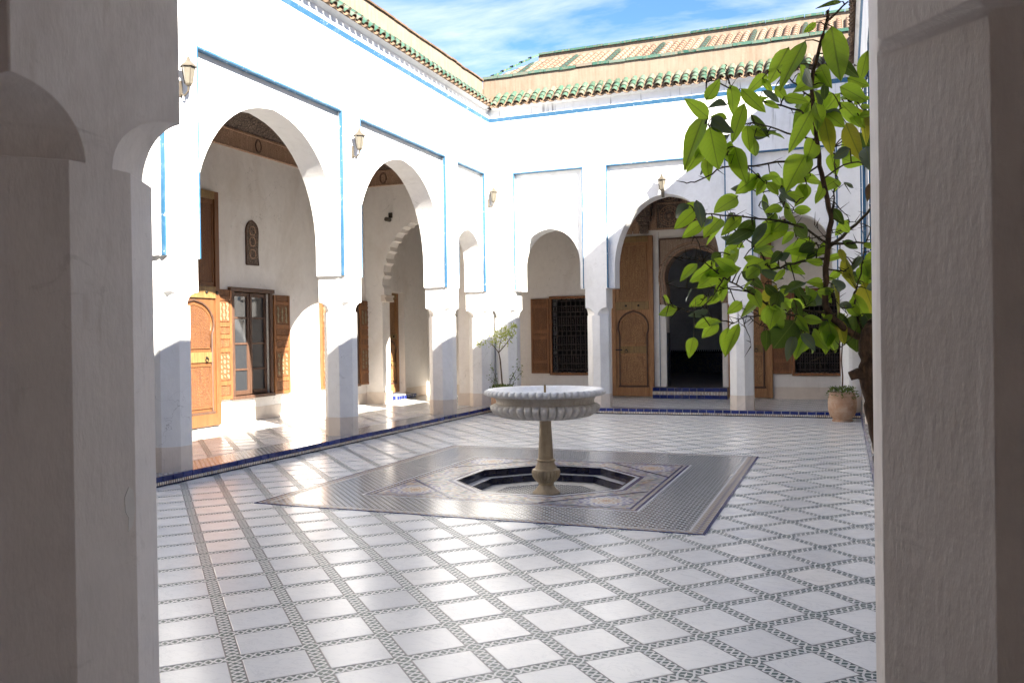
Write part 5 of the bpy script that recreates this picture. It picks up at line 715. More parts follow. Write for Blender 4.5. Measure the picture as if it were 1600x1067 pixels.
# ochre parapets with a row of edging tiles
def parapet(label, loc, rz, x0, x1, ztop, mat_e, n, h=.045, ex=0):
    root = thing('parapet', label, 'parapet', loc, rz)
    MB().box(x0 - ex, x1 + ex, .22, .52, 6.80, ztop).build('parapet_wall', TAN, root, bevel=.01)
    L = (x1 - x0 + 2 * ex) / n; em = MB().box(-L / 2 + .006, L / 2 - .006, .185, .36, 0, h).mesh('edging_tile', mat_e)
    for k in range(n): inst('edging_tile', em, root, (x0 - ex + (k + .5) * L, 0, ztop + random.uniform(-.004, .004)), (random.gauss(0, .02), random.gauss(0, .008), 0))
parapet('ochre parapet streaked with damp above the sunlit arcade eave', (-7.1, 0, 0), R(90), 1.79, 17.12, 7.21, CLAY, 66, .03)
parapet('ochre parapet with green edging tiles above the end wall eave', (0, 16.9, 0), 0, -7.32, .52, 7.23, GREEN, 22, .06)
parapet('ochre parapet over the shaded wall beside the citrus tree', (.3, 0, 0), R(-90), -17.12, -1.79, 7.36, CLAY, 40, .03)
parapet('ochre parapet above the archway wall we look out from', (0, 1.79, 0), R(180), -.3, 7.1, 7.1, CLAY, 20, .03)
# pitched tile roof behind the end wall
rf = thing('tiled_roof', 'terracotta tile roof with scattered green rows and green ridge above the end wall', 'roof', (0, 0, 0))
y0, y1, z0, z1 = 17.36, 18.72, 7.28, 8.00
def roofpt(x, t): return (x, y0 + (y1 - y0) * t, z0 + (z1 - z0) * t)
xl = lambda t: -7.2 + .62 * t
MB().add([roofpt(xl(0), 0), roofpt(2.6, 0), roofpt(2.6, 1), roofpt(xl(1), 1), (xl(1), y1, z1 + .16), (2.6, y1, z1 + .16), (-7.8, 17.4, 6.86), (-7.5, 20.4, 6.86), (xl(1), 20.0, z1 + .16), (2.6, 20, z1 + .16), (2.6, 17.36, 6.86)],
         [(0, 1, 2, 3), (3, 2, 5, 4), (0, 3, 4, 8, 7, 6), (4, 5, 9, 8), (6, 10, 1, 0)]).build('roof_bed', TAN, rf)
sl = math.atan2(z1 - z0, y1 - y0); LL = math.hypot(z1 - z0, y1 - y0)
def row_mesh(mats, nseg):
    mb = MB()
    for s in range(nseg):
        t = half_tile(.064, .050, .25, .012, 6); mb.add([(x, y + s * .215, z + .006) for x, y, z in t.v], t.f, t.m)
    return mb.mesh('tile_row', mats, 40)
nrow = 58; rows_ = {}
for k in range(nrow):
    xc = -7.12 + k * .165; t0 = 0
    nseg = 7
    while nseg > 1 and xl(nseg / 7) > xc: nseg -= 1
    g = k % 6 == 3
    key = (g, nseg)
    if key not in rows_: rows_[key] = row_mesh([GREEND, CLAY] if g else [TERRA, CLAY], nseg)
    o = inst('tile_row', rows_[key], rf); o.matrix_local = Matrix.Translation((xc, y0 - .02, z0 + .005)) @ Matrix.Rotation(sl, 4, 'X') @ Matrix.Rotation(random.gauss(0, .008), 4, 'Z')
rt = MB().box(-.19, .19, -.05, .06, 0, .05).mesh('ridge_tile', GREEN)
for k in range(24): inst('ridge_tile', rt, rf, (xl(1) + .2 + k * .392, y1, z1 + .16), (0, random.gauss(0, .012), random.gauss(0, .01)))
for k in range(5): inst('ridge_tile', rt, rf, (xl((k + .5) / 5), y0 + (y1 - y0) * (k + .5) / 5, z0 + .06 + (z1 + .10 - z0) * (k + .5) / 5), (0, -R(25), math.atan2(y1 - y0, .62)), (.72, 1, 1))
hp = MB().add([roofpt(xl(0) - .02, 0), roofpt(xl(0) + .30, 0), roofpt(xl(1) + .30, 1), roofpt(xl(1), 1)], [(0, 1, 2, 3)]); hp.v = [(x, y, z + .045) for x, y, z in hp.v]; hp.build('hip_mortar', TAN, rf)
# ================================================================ THINGS: doors and windows
def door_leaf(name, label, loc, rz, w, h, DOORW=None, DOORC=None, flip=False, group=None):
    """tall cedar leaf with an arched wicket; front faces -y, x from 0 to w"""
    DOORW, DOORC = DOORW or CEDAR_SHADE, DOORC or CARVING_SHADE
    root = thing(name, label, 'door', loc, rz, group)
    MB().box(0, w, -.05, 0, .03, h).build('door_board', DOORW, root)
    st = .105; zr0, zr1 = h * .545, h * .595
    mb = MB().box(0, st, -.085, -.05, .03, h); mb.build('stile', DOORW, root, bevel=.006)
    MB().box(w - st, w, -.085, -.05, .03, h).build('stile', DOORW, root, bevel=.006)
    for z0, z1, mt in ((.03, .24, DOORW), (zr0, zr1, DOORB), (h - .14, h, DOORB)): MB().box(st, w - st, -.088, -.05, z0, z1).build('rail', mt, root, bevel=.008)
    def framed(x0, x1, z0, z1, mt, name='carved_panel'):
        MB().box(x0, x1, -.062, -.05, z0, z1).build(name, mt, root)
        mb = MB(); t = .022
        mb.box(x0 - t, x1 + t, -.078, -.05, z0 - t, z0); mb.box(x0 - t, x1 + t, -.078, -.05, z1, z1 + t); mb.box(x0 - t, x0, -.078, -.05, z0, z1); mb.box(x1, x1 + t, -.078, -.05, z0, z1)
        mb.build('panel_moulding', DOORW, root, bevel=.005)
    framed(st + .09, w - st - .06, zr1 + .07, h - .22, DOORC)
    # wicket door
    wx0, wx1 = (st + .05, w - st - .02) if not flip else (st + .02, w - st - .05); wc = (wx0 + wx1) / 2; wa = (wx1 - wx0) / 2
    zs = h * .435; za = zr0 - .05
    ap = arch_pts(wc, wa, zs, za, .26, 20, .10)
    mb = MB().tube([(x, -.068, z) for x, z in ap], .020, 6); mb.tube([(wx0, -.068, .26), (wx1, -.068, .26)], .026, 6); mb.build('wicket_moulding', DARKW, root, 40)
    in_ = arch_pts(wc, wa - .065, zs, za - .08, h * .335, 20, .06)
    MB().prism(in_, -.064, -.05).build('carved_panel', DOORC, root)
    MB().tube([(x, -.066, z) for x, z in in_] + [(in_[0][0], -.066, in_[0][1])], .011, 5).build('panel_moulding', DOORW, root, 40)
    framed(wx0 + .075, wx1 - .075, .36, h * .258, DOORC)
    MB().box(wx0 + .02, wx1 - .02, -.076, -.05, h * .275, h * .318).build('rail', DOORB, root, bevel=.006)
    kx = wx0 + .20 if not flip else wx1 - .2
    kn = MB().tube([(kx + .035 * math.cos(t * PI / 8), -.095, h * .287 + .035 * math.sin(t * PI / 8)) for t in range(17)], .007, 6); kn.lathe([(.02, -.01), (.016, .02)], 10, None, (0, 0)); 
    nv = len(kn.v) - 20; kn.v[nv:] = [(kx + x, -.085 - z, h * .287 + .035 + y) for x, y, z in kn.v[nv:]]
    kn.build('knocker', IRON, root, 40)
    MB().box(wx0 - .06, wx0 + .10, -.105, -.076, h * .292, h * .300).build('bolt', IRON, root)
    for x in ((.35, .65) if not flip else (.72, .93)):
        mb = MB().lathe([(.026, 0), (.024, .02), (.008, .03)], 12); mb.v = [(w * x + a, -.088 - c, (zr0 + zr1) / 2 + b) for a, b, c in mb.v]; mb.build('stud', IRON, root, 40)
    return root
door_leaf('door_leaf', 'tall carved cedar door leaf folded open beside the carved doorway, fully in view', (-5.25, 20.085, PZ), 0, 1.02, 3.86)
door_leaf('door_leaf', 'brown cedar door leaf half hidden between the white pier and the citrus leaves', (-2.50, 20.085, PZ), 0, .98, 3.86, flip=True)
door_leaf('door_leaf', 'tall orange cedar door in the sunlit gallery with an arched wicket', (-10.285, 10.74, PZ), R(90), 1.24, 4.10, CEDAR_SUN, CARVING_SUN, flip=True)
door_leaf('door_leaf', 'narrow golden wooden door glimpsed beyond the scalloped arch', (-10.55, 18.05, PZ + .12), R(90), .80, 2.5)
def shutter(root, x0, w, h, z0, inlay, y=-.02, name='shutter'):
    d = .035
    root = MB().box(x0, x0 + w, y - .016, y, z0, z0 + h).build(name, DOORW, root)
    def fr(a, b, c, e, mt):
        MB().box(a, b, y - d + .006, y - .016, c, e).build('shutter_panel', mt, root)
    s = .055
    mb = MB().box(x0, x0 + s, y - d, y - .016, z0, z0 + h); mb.box(x0 + w - s, x0 + w, y - d, y - .016, z0, z0 + h)
    cuts = [0, .035, .13, .17, .43, .47, .55, .59, .66, .70, .90, .935, 1.0] if inlay else [0, .04, .14, .18, .46, .50, .54, .58, .88, .92, 1.0]
    zs = [z0 + h * c for c in cuts]
    for k in range(0, len(zs) - 1, 2): mb.box(x0 + s, x0 + w - s, y - d, y - .016, zs[k], zs[k + 1])
    mb.build('shutter_frame', DOORW, root, bevel=.004)
    for k in range(1, len(zs) - 1, 2):
        big = zs[k + 1] - zs[k] > .3
        fr(x0 + s + .012, x0 + w - s - .012, zs[k] + .012, zs[k + 1] - .012, DOORC)
        if big and inlay:
            mb = MB(); cx, cz = x0 + w / 2, (zs[k] + zs[k + 1]) / 2; hh = (zs[k + 1] - zs[k]) / 2 - .05; ww = w / 2 - s - .04
            for i in range(-1, 2):
                for j in range(-2, 3):
                    r = .034 if (i + j) % 2 else .020; px, pz = cx + i * ww * .80, cz + j * hh * .42
                    mb.prism([(px + r * math.cos(PI / 4 * q + (0 if j % 2 else .39)), pz + r * 1.2 * math.sin(PI / 4 * q)) for q in range(8)], y - d - .001, y - d + .008)
            tag(mb.build('bone_inlay', INLAY, root), kind='stuff')
def glazed_window(label, loc, rz, w, h, z0):
    root = thing('shuttered_window', label, 'window', loc, rz)
    t = .07; mb = MB().box(-t, 0, -.05, .12, z0 - .02, z0 + h + t); mb.build('frame', DARKW, root, bevel=.006)
    MB().box(w, w + t, -.05, .12, z0 - .02, z0 + h + t).build('frame', DARKW, root, bevel=.006); MB().box(-t - .05, w + t + .05, -.07, .12, z0 + h, z0 + h + .075).build('lintel', DARKW, root, bevel=.006)
    MB().box(-t - .03, w + t + .03, -.07, .12, z0 - .06, z0).build('sill', DARKW, root, bevel=.006)
    for s in (0, 1):
        a = .02 + s * (w / 2 - .01); bq = a + w / 2 - .03
        mb = MB().box(a, a + .06, .03, .08, z0 + .01, z0 + h - .01); mb.box(bq - .06, bq, .03, .08, z0 + .01, z0 + h - .01); mb.box(a + .06, bq - .06, .03, .08, z0 + .01, z0 + .09); mb.box(a + .06, bq - .06, .03, .08, z0 + h - .08, z0 + h - .01)
        cs = mb.build('casement', DARKW, root, bevel=.005)
        for k in range(1, 4): MB().box(a + .06, bq - .06, .035, .075, z0 + h * k / 4 - .017, z0 + h * k / 4 + .017).build('glazing_bar', DARKW, cs)
        for k in range(4): MB().box(a + .055, bq - .055, .055, .060, z0 + h * k / 4 + .015, z0 + h * (k + 1) / 4 - .015).build('pane', GLASS, cs)
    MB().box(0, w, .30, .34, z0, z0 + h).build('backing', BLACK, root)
    shutter(root, -t - .44, .42, h + .06, z0 - .04, True, -.03); shutter(root, w + t + .03, .50, h + .02, z0 - .04, True, -.03)
    return root
glazed_window('glazed window with inlaid wooden shutters beside the orange cedar door', (-10.3, WIN[0], 0), R(90), WIN[1] - WIN[0], WIN[3] - WIN[2], WIN[2])
glazed_window('glazed window almost hidden behind the second pier of the sunlit arcade', (-10.3, 15.62, 0), R(90), .93, 1.90, .60)
def spindle(mb, x, y, z0, z1, r=.016):
    L = z1 - z0; mb.lathe([(r * .5, z0), (r * .55, z0 + L * .15), (r * 1.5, z0 + L * .3), (r * .7, z0 + L * .45), (r * 1.7, z0 + L * .62), (r * .6, z0 + L * .8), (r * .6, z1)], 6, None, (x, y))
def grille_window(label, loc, w, h, z0, shx, shw):
    root = thing('grilled_window', label, 'window', loc)
    t = .065
    for a, bq in ((-t, 0), (w, w + t)): MB().box(a, bq, -.05, .10, z0 - .02, z0 + h + t).build('frame', DOORW, root, bevel=.006)
    MB().box(-t, w + t, -.055, .10, z0 + h, z0 + h + t).build('lintel', DOORW, root, bevel=.006); MB().box(-t, w + t, -.055, .10, z0 - t, z0).build('sill', DOORW, root, bevel=.006)
    nv, zs = 9, [0, .07, .11, .24, .28, .32, .36, .49, .53, .57, .61, .74, .78, .82, .95, 1]
    for k in range(nv + 1): MB().box(w * k / nv - .012, w * k / nv + .012, .03, .055, z0, z0 + h).build('grille_bar', BLACKW, root)
    hz = [.04, .12, .24, .30, .38, .50, .56, .64, .76, .82, .90, .97]
    for q in hz: MB().box(0, w, .026, .06, z0 + h * q - .011, z0 + h * q + .011).build('grille_rail', BLACKW, root)
    mb = MB()
    for k in range(nv):
        for a, bq in zip(hz[:-1], hz[1:]):
            if bq - a > .07: spindle(mb, w * (k + .5) / nv, .043, z0 + h * a + .01, z0 + h * bq - .01)
    tag(mb.build('spindles', BLACKW, root, 50), kind='stuff')
    shutter(root, shx, shw, h + .04, z0 - .02, False, -.03)
    return root
grille_window('dark turned-wood grille window with one open shutter behind the fountain', (BW1[0], 20.1, 0), BW1[1] - BW1[0], 1.83, .70, -.55, .48)
grille_window('dark grille window with its shutter, partly screened by the citrus leaves', (BW2[0], 20.1, 0), BW2[1] - BW2[0], 1.83, .70, -.52, .45)
# carved doorway
cw = thing('carved_doorway', 'horseshoe doorway with carved stucco spandrels and moulded arch', 'doorway', (0, 20.1, 0))
c, a = (PORT[0] + PORT[1]) / 2, (PORT[1] - PORT[0]) / 2
ar = arch_pts(c, a - .10, 2.95, 3.62, 2.32, 32, .07)
MB().prism([(PORT[0], 3.85), (PORT[0], 2.32)] + ar + [(PORT[1], 2.32), (PORT[1], 3.85)], -.03, .40).build('spandrel', STUCCO, cw, 30)
for dr, rad, mt in ((.018, .022, FRIEZ), (.075, .03, STUCCO), (.135, .018, FRIEZ)):
    a2 = arch_pts(c, a - .10 + dr, 2.95, 3.62 + dr, 2.36, 32, .05); MB().tube([(x, -.03, z) for x, z in a2], rad, 6).build('arch_moulding', mt, cw, 40)
mb = MB().box(PORT[0] - .02, PORT[1] + .02, -.045, -.0, 3.85, 3.89); mb.box(PORT[0] - .03, PORT[0] + .005, -.04, 0, 2.32, 3.85); mb.box(PORT[1] - .005, PORT[1] + .03, -.04, 0, 2.32, 3.85); mb.build('spandrel_frame', DARKW, cw)
MB().box(PORT[0], PORT[0] + .12, .0, .40, PZ, 2.32).build('jamb', PLIN, cw, bevel=.01); MB().box(PORT[1] - .12, PORT[1], .0, .40, PZ, 2.32).build('jamb', PLIN, cw, bevel=.01)
MB().box(PORT[0] + .12, PORT[0] + .135, .05, .40, .37, 1.65).build('tiled_dado', ZELD, cw); MB().box(PORT[1] - .135, PORT[1] - .12, .05, .40, .37, 1.65).build('tiled_dado', ZELD, cw)
MB().box(PORT[0] - .075, PORT[0] - .04, -.03, 0, .35, 4.05).build('door_jamb_edge', PL, cw); MB().box(PORT[0] - .045, PORT[0] - .03, -.02, -.0, .35, 2.32).build('blue_line', BLUE, cw)
# carved woodwork above the doorway
ww = thing('carved_woodwork', 'dark carved wooden panels with round rosettes over the carved doorway', 'woodwork', (0, 20.1, 0))
MB().box(-5.4, -1.2, -.05, 0, 4.10, 5.95).build('back_board', FRIEZ, ww)
for k in range(6): MB().box(-5.38 + k * .17, -5.38 + k * .17 + .15, -.075, -.05, 4.03, 5.2).build('plank', FRIEZ, ww, bevel=.004)
for x in (-4.12, -3.42, -2.72, -2.02):
    MB().box(x, x + .60, -.07, -.05, 4.13, 5.3).build('dark_panel', CARVD, ww)
    mb = MB(); mb.box(x - .03, x + .63, -.09, -.05, 4.09, 4.13); mb.box(x - .03, x, -.09, -.05, 4.13, 5.3); mb.box(x + .60, x + .63, -.09, -.05, 4.13, 5.3); mb.box(x, x + .60, -.085, -.05, 4.69, 4.73); mb.build('panel_frame', FRIEZ, ww, bevel=.004)
    for zc in (4.41, 5.0):
        mb = MB()
        for rr, tr in ((.235, .012), (.14, .010)): mb.tube([(x + .30 + rr * math.cos(t * PI / 12), -.075, zc + rr * math.sin(t * PI / 12)) for t in range(25)], tr, 5)
        for q in range(16): mb.box(x + .30 + .19 * math.cos(q * PI / 8) - .013, x + .30 + .19 * math.cos(q * PI / 8) + .013, -.083, -.07, zc + .19 * math.sin(q * PI / 8) - .013, zc + .19 * math.sin(q * PI / 8) + .013)
        mb.lathe([(.05, 0), (.045, .02), (.01, .03)], 10); nv = 30
        mb.v[-nv:] = [(x + .30 + p, -.075 - r, zc + q) for p, q, r in mb.v[-nv:]]
        mb.build('rosette', FRIEZ, ww, 40)
# carved console
mb = MB()
for z0, z1, d, hw in ((4.02, 4.22, .12, .10), (4.22, 4.30, .17, .13), (4.30, 4.42, .22, .17), (4.42, 4.60, .28, .19), (4.60, 4.85, .34, .21)): mb.box(-4.42 - hw, -4.42 + hw, -d, -.05, z0, z1 - .002)
mb.build('console', CARVD, ww, bevel=.02)
# arched fretwork niche over the glazed window
nc = thing('fretwork_niche', 'small arched brown fretwork vent high on the gallery wall', 'vent', (-10.3, 12.98, 0), R(90))
np_ = arch_pts(0, .17, 3.62, 3.83, 3.02, 16)
MB().prism(np_, -.02, .01).build('fretwork', CARVD, nc)
MB().tube([(x, -.015, z) for x, z in np_] + [(np_[0][0], -.015, np_[0][1])], .018, 6).build('frame', DARKW, nc, 40)
for zc in (3.22, 3.45, 3.65):
    MB().tube([(.085 * math.cos(t * PI / 8), -.026, zc + .085 * math.sin(t * PI / 8)) for t in range(17)], .011, 5).build('fret_ring', FRIEZ, nc, 40)
# wall lanterns
def lantern(label, loc, rz):
    root = thing('wall_lantern', label, 'lantern', loc, rz, 'wall lanterns'); root.scale = (.86, .86, .86)
    mb = MB().box(-.035, .035, -.02, 0, -.28, -.06); mb.build('back_plate', LAMPM, root, bevel=.008)
    MB().tube([(0, -.015, -.24), (0, -.08, -.27), (0, -.14, -.22), (0, -.15, -.14)], .014, 6).build('bracket', LAMPM, root, 40)
    MB().lathe([(.030, -.15), (.045, -.13), (.05, -.12)], 6, None, (0, -.15)).build('cup', LAMPM, root)
    MB().lathe([(.048, -.12), (.085, .10)], 6, None, (0, -.15)).build('glass_body', LGLASS, root)
    mb = MB()
    for k in range(6):
        q = PI / 3 * k; mb.tube([(.052 * math.cos(q), -.15 + .052 * math.sin(q), -.12), (.088 * math.cos(q), -.15 + .088 * math.sin(q), .10)], .006, 4)
    mb.build('ribs', LAMPM, root)
    MB().lathe([(.115, .10), (.10, .125), (.05, .17), (.028, .20), (.02, .23), (.008, .25)], 6, None, (0, -.15)).build('cap', LAMPM, root)
lantern('small beige wall lantern nearest to us, half cut off by the grey archway', (-7.1, 7.72, 4.66), R(90))
lantern('small beige wall lantern on the pier between the two tall sunlit arches', (-7.1, 11.40, 4.66), R(90))
lantern('small beige wall lantern in the bright corner above the low side arch', (-7.1, 16.80, 4.62), R(90))
lantern('small wall lantern above the central arch casting a shadow on the end wall', (-3.36, 16.99, 4.60), 0)
sc = thing('security_camera', 'small white camera on the gallery wall beyond the second arch', 'camera', (-9.6, 17.0, 4.3))
MB().box(-.05, .05, -.03, 0, .05, .17).build('mount', LAMPM, sc, bevel=.01); mb = MB().lathe([(.045, 0), (.05, .03), (.05, .17), (.03, .19)], 12); mb.v = [(x * 1, -.05 - z, y + .0) for x, y, z in mb.v]; mb.build('housing', LAMPM, sc, 40); MB().box(-.012, .012, -.06, -.03, .03, .10).build('arm', IRON, sc)
# ================================================================ THINGS: fountain
fn = thing('fountain', 'carved marble fountain bowl on a slender stem in the sunken octagon', 'fountain', (OC[0], OC[1], -.155))
F0 = .155
def gad(n, amt, ks): return lambda a, k: 1 + (amt[k] if k in ks else 0) * (abs(math.cos(a * n / 2)) ** .7 - .55)
F0 += .028
prof = [(.06, .655), (.22, .658), (.40, .668), (.50, .69), (.565, .725), (.597, .765), (.603, .79), (.59, .812), (.575, .822), (.56, .826)]
am = [0, .03, .08, .11, .12, .12, .12, .11, .06, 0]
mb = MB().lathe([(r, z + F0) for r, z in prof], 320, lambda a, k: 1 + am[k] * (abs(math.cos(a * 20)) ** .42 - .78), cap=False); mb.build('gadrooned_bowl', FMARB, fn, 75)
MB().lathe([(r, z + F0) for r, z in ((.562, .824), (.548, .838), (.548, .86), (.556, .885), (.575, .905), (.60, .915))], 96, None, cap=False).build('bowl_neck', FNECK, fn, 40)
am2 = [.02, .06, .07, .05, 0, 0, 0, 0, 0]
prof2 = [(.595, .912), (.645, .920), (.673, .942), (.670, .970), (.646, .988), (.605, .986), (.55, .955), (.42, .90), (.0, .87)]
MB().lathe([(max(r, .002), z + F0) for r, z in prof2], 312, lambda a, k: 1 + am2[k] * (abs(math.cos(a * 26)) ** .5 - .75), cap=False).build('rim', FRIM, fn, 60)
z = lambda q: q + F0
MB().lathe([(.151, 0), (.155, .012), (.150, .022), (.125, .04), (.105, .065), (.088, .09), (.079, .10)], 48).build('foot', FSTEM, fn, 40)
MB().lathe([(.079, .095), (.088, .105), (.088, .12), (.080, .128)], 40).build('neck_ring', FSTEM, fn, 40)
amv = [0, .04, .10, .14, .14, .10, .03, 0]
MB().lathe([(.080, .125), (.098, .13), (.128, .16), (.150, .20), (.156, .235), (.152, .26), (.140, .27), (.122, .275)], 192, lambda a, k: 1 + amv[k] * (abs(math.cos(a * 12)) ** .45 - .75)).build('gadrooned_vase', FSTEM, fn, 60)
MB().lathe([(.150, .262), (.152, .270), (.125, .282), (.112, .31), (.098, .345), (.092, .365)], 40).build('shoulder', FSTEM, fn, 40)
MB().lathe([(.092, .362), (.106, .368), (.106, .382), (.090, .39)], 40).build('stem_ring', FSTEM, fn, 40)
MB().lathe([(.088, .385), (.084, .45), (.072, .65), (.065, .83), (.08, .842)], 40).build('stem', FSTEM, fn, 40)
MB().lathe([(.013, 1.04), (.013, 1.205), (.010, 1.215)], 8).build('spout', BRASS, fn, 40)
# ================================================================ THINGS: plants
def leaf_mesh(L, wd, curl, fold, mat, nu=7):
    mb = MB(); v = []; f = []
    for i in range(nu + 1):
        t = i / nu; half = wd / 2 * (math.sin(PI * min(1, t ** .82)) ** .78) * (1 - .12 * t) if 0 < t < 1 else .004
        for j in (-1, -.5, 0, .5, 1):
            y = half * j; zz = -curl * t * t * L + fold * abs(y) + .018 * math.sin(9 * t + 2 * j) * abs(j)
            v.append((t * L, y, zz))
    for i in range(nu):
        for j in range(4): q = i * 5 + j; f.append((q, q + 5, q + 6, q + 1))
    return mb.add(v, f).mesh('leaf', mat, 60)
def tree_from(root, branches, leaves, name='branch'):
    for bi, br in enumerate(branches):
        pts = [p[:3] for p in br]; rs = [p[3] for p in br]
        # smooth the polyline
        P = [Vector(p) for p in pts]; q = []; qr = []
        for i in range(len(P) - 1):
            p0, p1, p2, p3 = P[max(i - 1, 0)], P[i], P[i + 1], P[min(i + 2, len(P) - 1)]
            for s in range(4):
                t = s / 4; q.append(.5 * ((2 * p1) + (p2 - p0) * t + (2 * p0 - 5 * p1 + 4 * p2 - p3) * t * t + (3 * p1 - p0 - 3 * p2 + p3) * t ** 3)); qr.append(rs[i] + (rs[i + 1] - rs[i]) * t)
        q.append(P[-1]); qr.append(rs[-1]); mb = MB()
        jt = .0018 if bi < 20 else .0005
        q = [v + Vector((random.gauss(0, jt), random.gauss(0, jt), random.gauss(0, jt))) if 0 < i < len(q) - 1 else v for i, v in enumerate(q)]
        mb.tube(q, [r * (.70 if bi else 1) for r in qr], 8 if bi < 2 else 6)
        if bi >= 1:
            for i in range(1, len(q)):
                if random.random() < (.55 if bi > 1 else .3):
                    d = Vector((random.gauss(0, 1), random.gauss(0, 1), random.gauss(.2, 1))).normalized(); tdir = (q[i] - q[i - 1]).normalized(); d = (d - tdir * d.dot(tdir) * .7).normalized()
                    mb.tube([q[i], q[i] + d * random.uniform(.02, .045)], [.0016, .0003], 4)
        if bi == 0:
            mb.tube([q[19], q[19] + Vector((-.025, -.01, .006)), q[19] + Vector((-.045, -.012, -.002))], [.019, .016, .013], 7); mb.tube([q[17] + Vector((.01, 0, .0)), q[17] + Vector((.045, .01, .012))], [.009, .006], 6)
        o = mb.build('trunk' if bi == 0 else 'branch', BARK if bi < 2 else TWIG, root, 60)
        o.location = -Vector(root.location)
    cache = {}
    for (bx, by, bz, tx, ty, tz, wd, k, nx, ny, nz_) in leaves:
        B, T = Vector((bx, by, bz)), Vector((tx, ty, tz)); x = T - B; L = x.length; x.normalize()
        tocam = (Vector((.0, .0, 1.6)) - B).normalized(); view = tocam.lerp(Vector((0, 0, 1)), .25) + Vector((random.gauss(0, .30), random.gauss(0, .30), random.gauss(0, .30)))
        zax = (view - x * view.dot(x)).normalized(); y = zax.cross(x)
        wq = round(wd * 12) / 12; key = (wq, k, random.randrange(4))
        if key not in cache: cache[key] = leaf_mesh(1, max(.2, wq), random.uniform(-.10, .38), random.uniform(.08, .60), LEAFM[k])
        o = inst('leaf', cache[key], root)
        M = Matrix.Identity(4)
        for i in range(3): M[i][0] = x[i] * L; M[i][1] = y[i] * L; M[i][2] = zax[i] * L; M[i][3] = B[i] - root.location[i]
        o.matrix_local = M
        N = Vector((nx, ny, nz_))
        if .004 < (N - B).length < .25: pet.tube([N, (N + B) / 2 + Vector((0, 0, .004)), B], [.0022, .0018, .0014], 5)
ct = thing('citrus_tree', 'young thorny citrus tree with broad backlit leaves close to us', 'tree', (.14, 2.42, .40))
pet = MB()
tree_from(ct, TREE_BRANCHES, TREE_LEAVES)
o = pet.build('petioles', TWIG, ct, 60); o.location = -Vector(ct.location); tag(o, kind='stuff')
cp = thing('plant_pot', 'clay pot holding the foot of the citrus tree', 'pot', (.13, 2.42, 0))
MB().lathe([(.12, 0), (.15, .12), (.16, .30), (.15, .40), (.165, .405), (.168, .44), (.150, .445), (.145, .41)], 32, cap=False).build('pot_body', POT, cp, 40)
MB().lathe([(.146, .40), (.148, .41)], 24).build('soil', SOIL, cp)
def small_leaves(n, fn_, size, mat, name, parent):
    mb = MB()
    for k in range(n):
        c, d = fn_(); x = d.normalized(); zax = Vector((random.gauss(0, 1), random.gauss(0, 1), random.gauss(.6, 1))); zax = (zax - x * zax.dot(x)).normalized(); y = zax.cross(x); L = size * random.uniform(.7, 1.3); w = L * .26
        mb.add([c, c + x * L * .45 + y * w - zax * .1 * L, c + x * L, c + x * L * .45 - y * w - zax * .1 * L, c + x * L * .5 + zax * .04 * L], [(0, 4, 1), (1, 4, 2), (2, 4, 3), (3, 4, 0)])
    o = mb.build(name, mat, parent, 60); tag(o, kind='stuff'); return o
def rnd_dir(up=.3): return Vector((random.gauss(0, 1), random.gauss(0, 1), random.gauss(up, .8)))
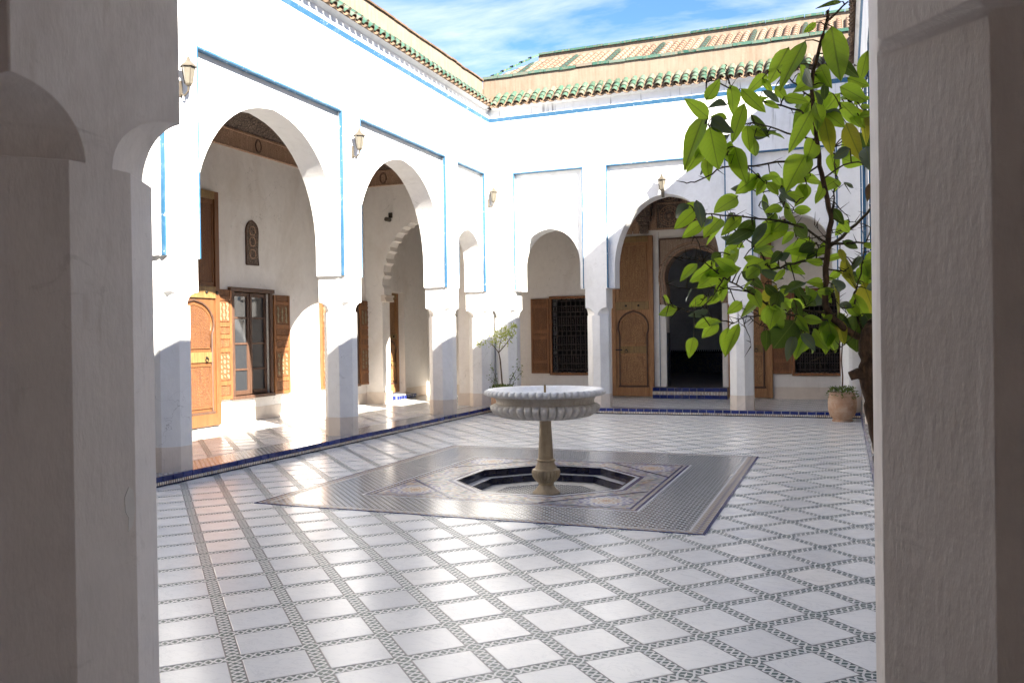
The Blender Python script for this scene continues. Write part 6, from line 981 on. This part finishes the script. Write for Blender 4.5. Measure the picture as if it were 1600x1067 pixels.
def potted(label, loc, stem_pts, r_pot, h_pot, clumps, ncl, extra):
    root = thing('potted_tree', label, 'potted tree', loc)
    k = r_pot / .245
    MB().lathe([(.17 * k, .0), (.18 * k, .02), (.155 * k, .035), (.16 * k, .05), (.21 * k, .10), (.24 * k, .20), (.246 * k, .34), (.236 * k, .44), (.215 * k, h_pot - .02), (.222 * k, h_pot), (.195 * k, h_pot), (.185 * k, h_pot - .06)], 40, lambda a, q: 1 + .008 * math.sin(3 * a + q), cap=False).build('pot', POT, root, 40)
    MB().lathe([(.19 * k, h_pot - .07), (.19 * k, h_pot - .05)], 24).build('soil', SOIL, root)
    mb = MB()
    for i, (pts, r0, r1) in enumerate(stem_pts): mb.tube(pts, [r0 + (r1 - r0) * j / (len(pts) - 1) for j in range(len(pts))], 6)
    mb.build('trunk', BARK, root, 60)
    def crown():
        c, r = random.choice(clumps); v = rnd_dir(0).normalized() * r * random.random() ** .5; return Vector(c) + v, rnd_dir(.2)
    small_leaves(ncl, crown, .055, SHRUB, 'crown', root)
    def cover():
        a = random.uniform(0, 2 * PI); rr = r_pot * math.sqrt(random.random()) * 1.08; drop = random.uniform(0, .12) if rr > r_pot * .9 else -random.uniform(0, .07); return Vector((rr * math.cos(a), rr * math.sin(a), h_pot - drop + .02)), rnd_dir(.4)
    small_leaves(420, cover, .045, COVER, 'ground_cover', root)
    if extra:
        mb = MB(); tips = []
        for sx, hh in extra:
            p = [(sx * .3, .0, h_pot - .05), (sx * .6, .02, h_pot + hh * .5), (sx, .03, h_pot + hh)]; mb.tube(p, [.006, .005, .003], 5); tips += [Vector(p[1]), Vector(p[2])]
        mb.build('side_shoot', TWIG, root, 60)
        small_leaves(90, lambda: (random.choice(tips) + Vector((random.gauss(0, .035), random.gauss(0, .035), random.gauss(0, .07))), rnd_dir(0)), .05, COVER, 'shoot_leaves', root)
potted('terracotta pot with a thin leaning citrus sapling, standing behind the fountain', (-6.62, 16.30, 0), [([(0, 0, .45), (-.02, 0, .75), (-.05, 0, 1.15), (-.08, 0, 1.28)], .018, .013), ([(-.08, 0, 1.28), (-.20, .02, 1.42), (-.32, .05, 1.48)], .011, .005), ([(-.08, 0, 1.28), (.08, 0, 1.45), (.22, 0, 1.62), (.28, 0, 1.75)], .011, .004), ([(-.08, 0, 1.28), (-.06, .05, 1.5), (-.02, .1, 1.7)], .008, .004)],
       .25, .52, [((-.30, .02, 1.52), .16), ((-.12, .0, 1.50), .16), ((.06, 0, 1.55), .17), ((.20, 0, 1.66), .14), ((.10, .0, 1.74), .14), ((-.10, .0, 1.70), .12), ((.27, 0, 1.82), .07), ((-.50, 0, 1.46), .08), ((.0, .05, 1.62), .15)], 430, [(-.24, .42), (-.32, .25), (.26, .35), (.34, .48), (.42, .36)])
potted('round terracotta pot with trailing green cover and a thin tree stem by the end wall', (-.05, 16.36, 0), [([(0, 0, .45), (.012, 0, .80), (-.004, 0, 1.1), (.016, 0, 1.42)], .016, .013), ([(.016, 0, 1.42), (-.1, 0, 1.6)], .009, .004), ([(.016, 0, 1.42), (.12, 0, 1.65)], .009, .004)],
       .245, .52, [((-.08, 0, 1.52), .15), ((.1, 0, 1.62), .17), ((0, 0, 1.78), .2)], 320, [])
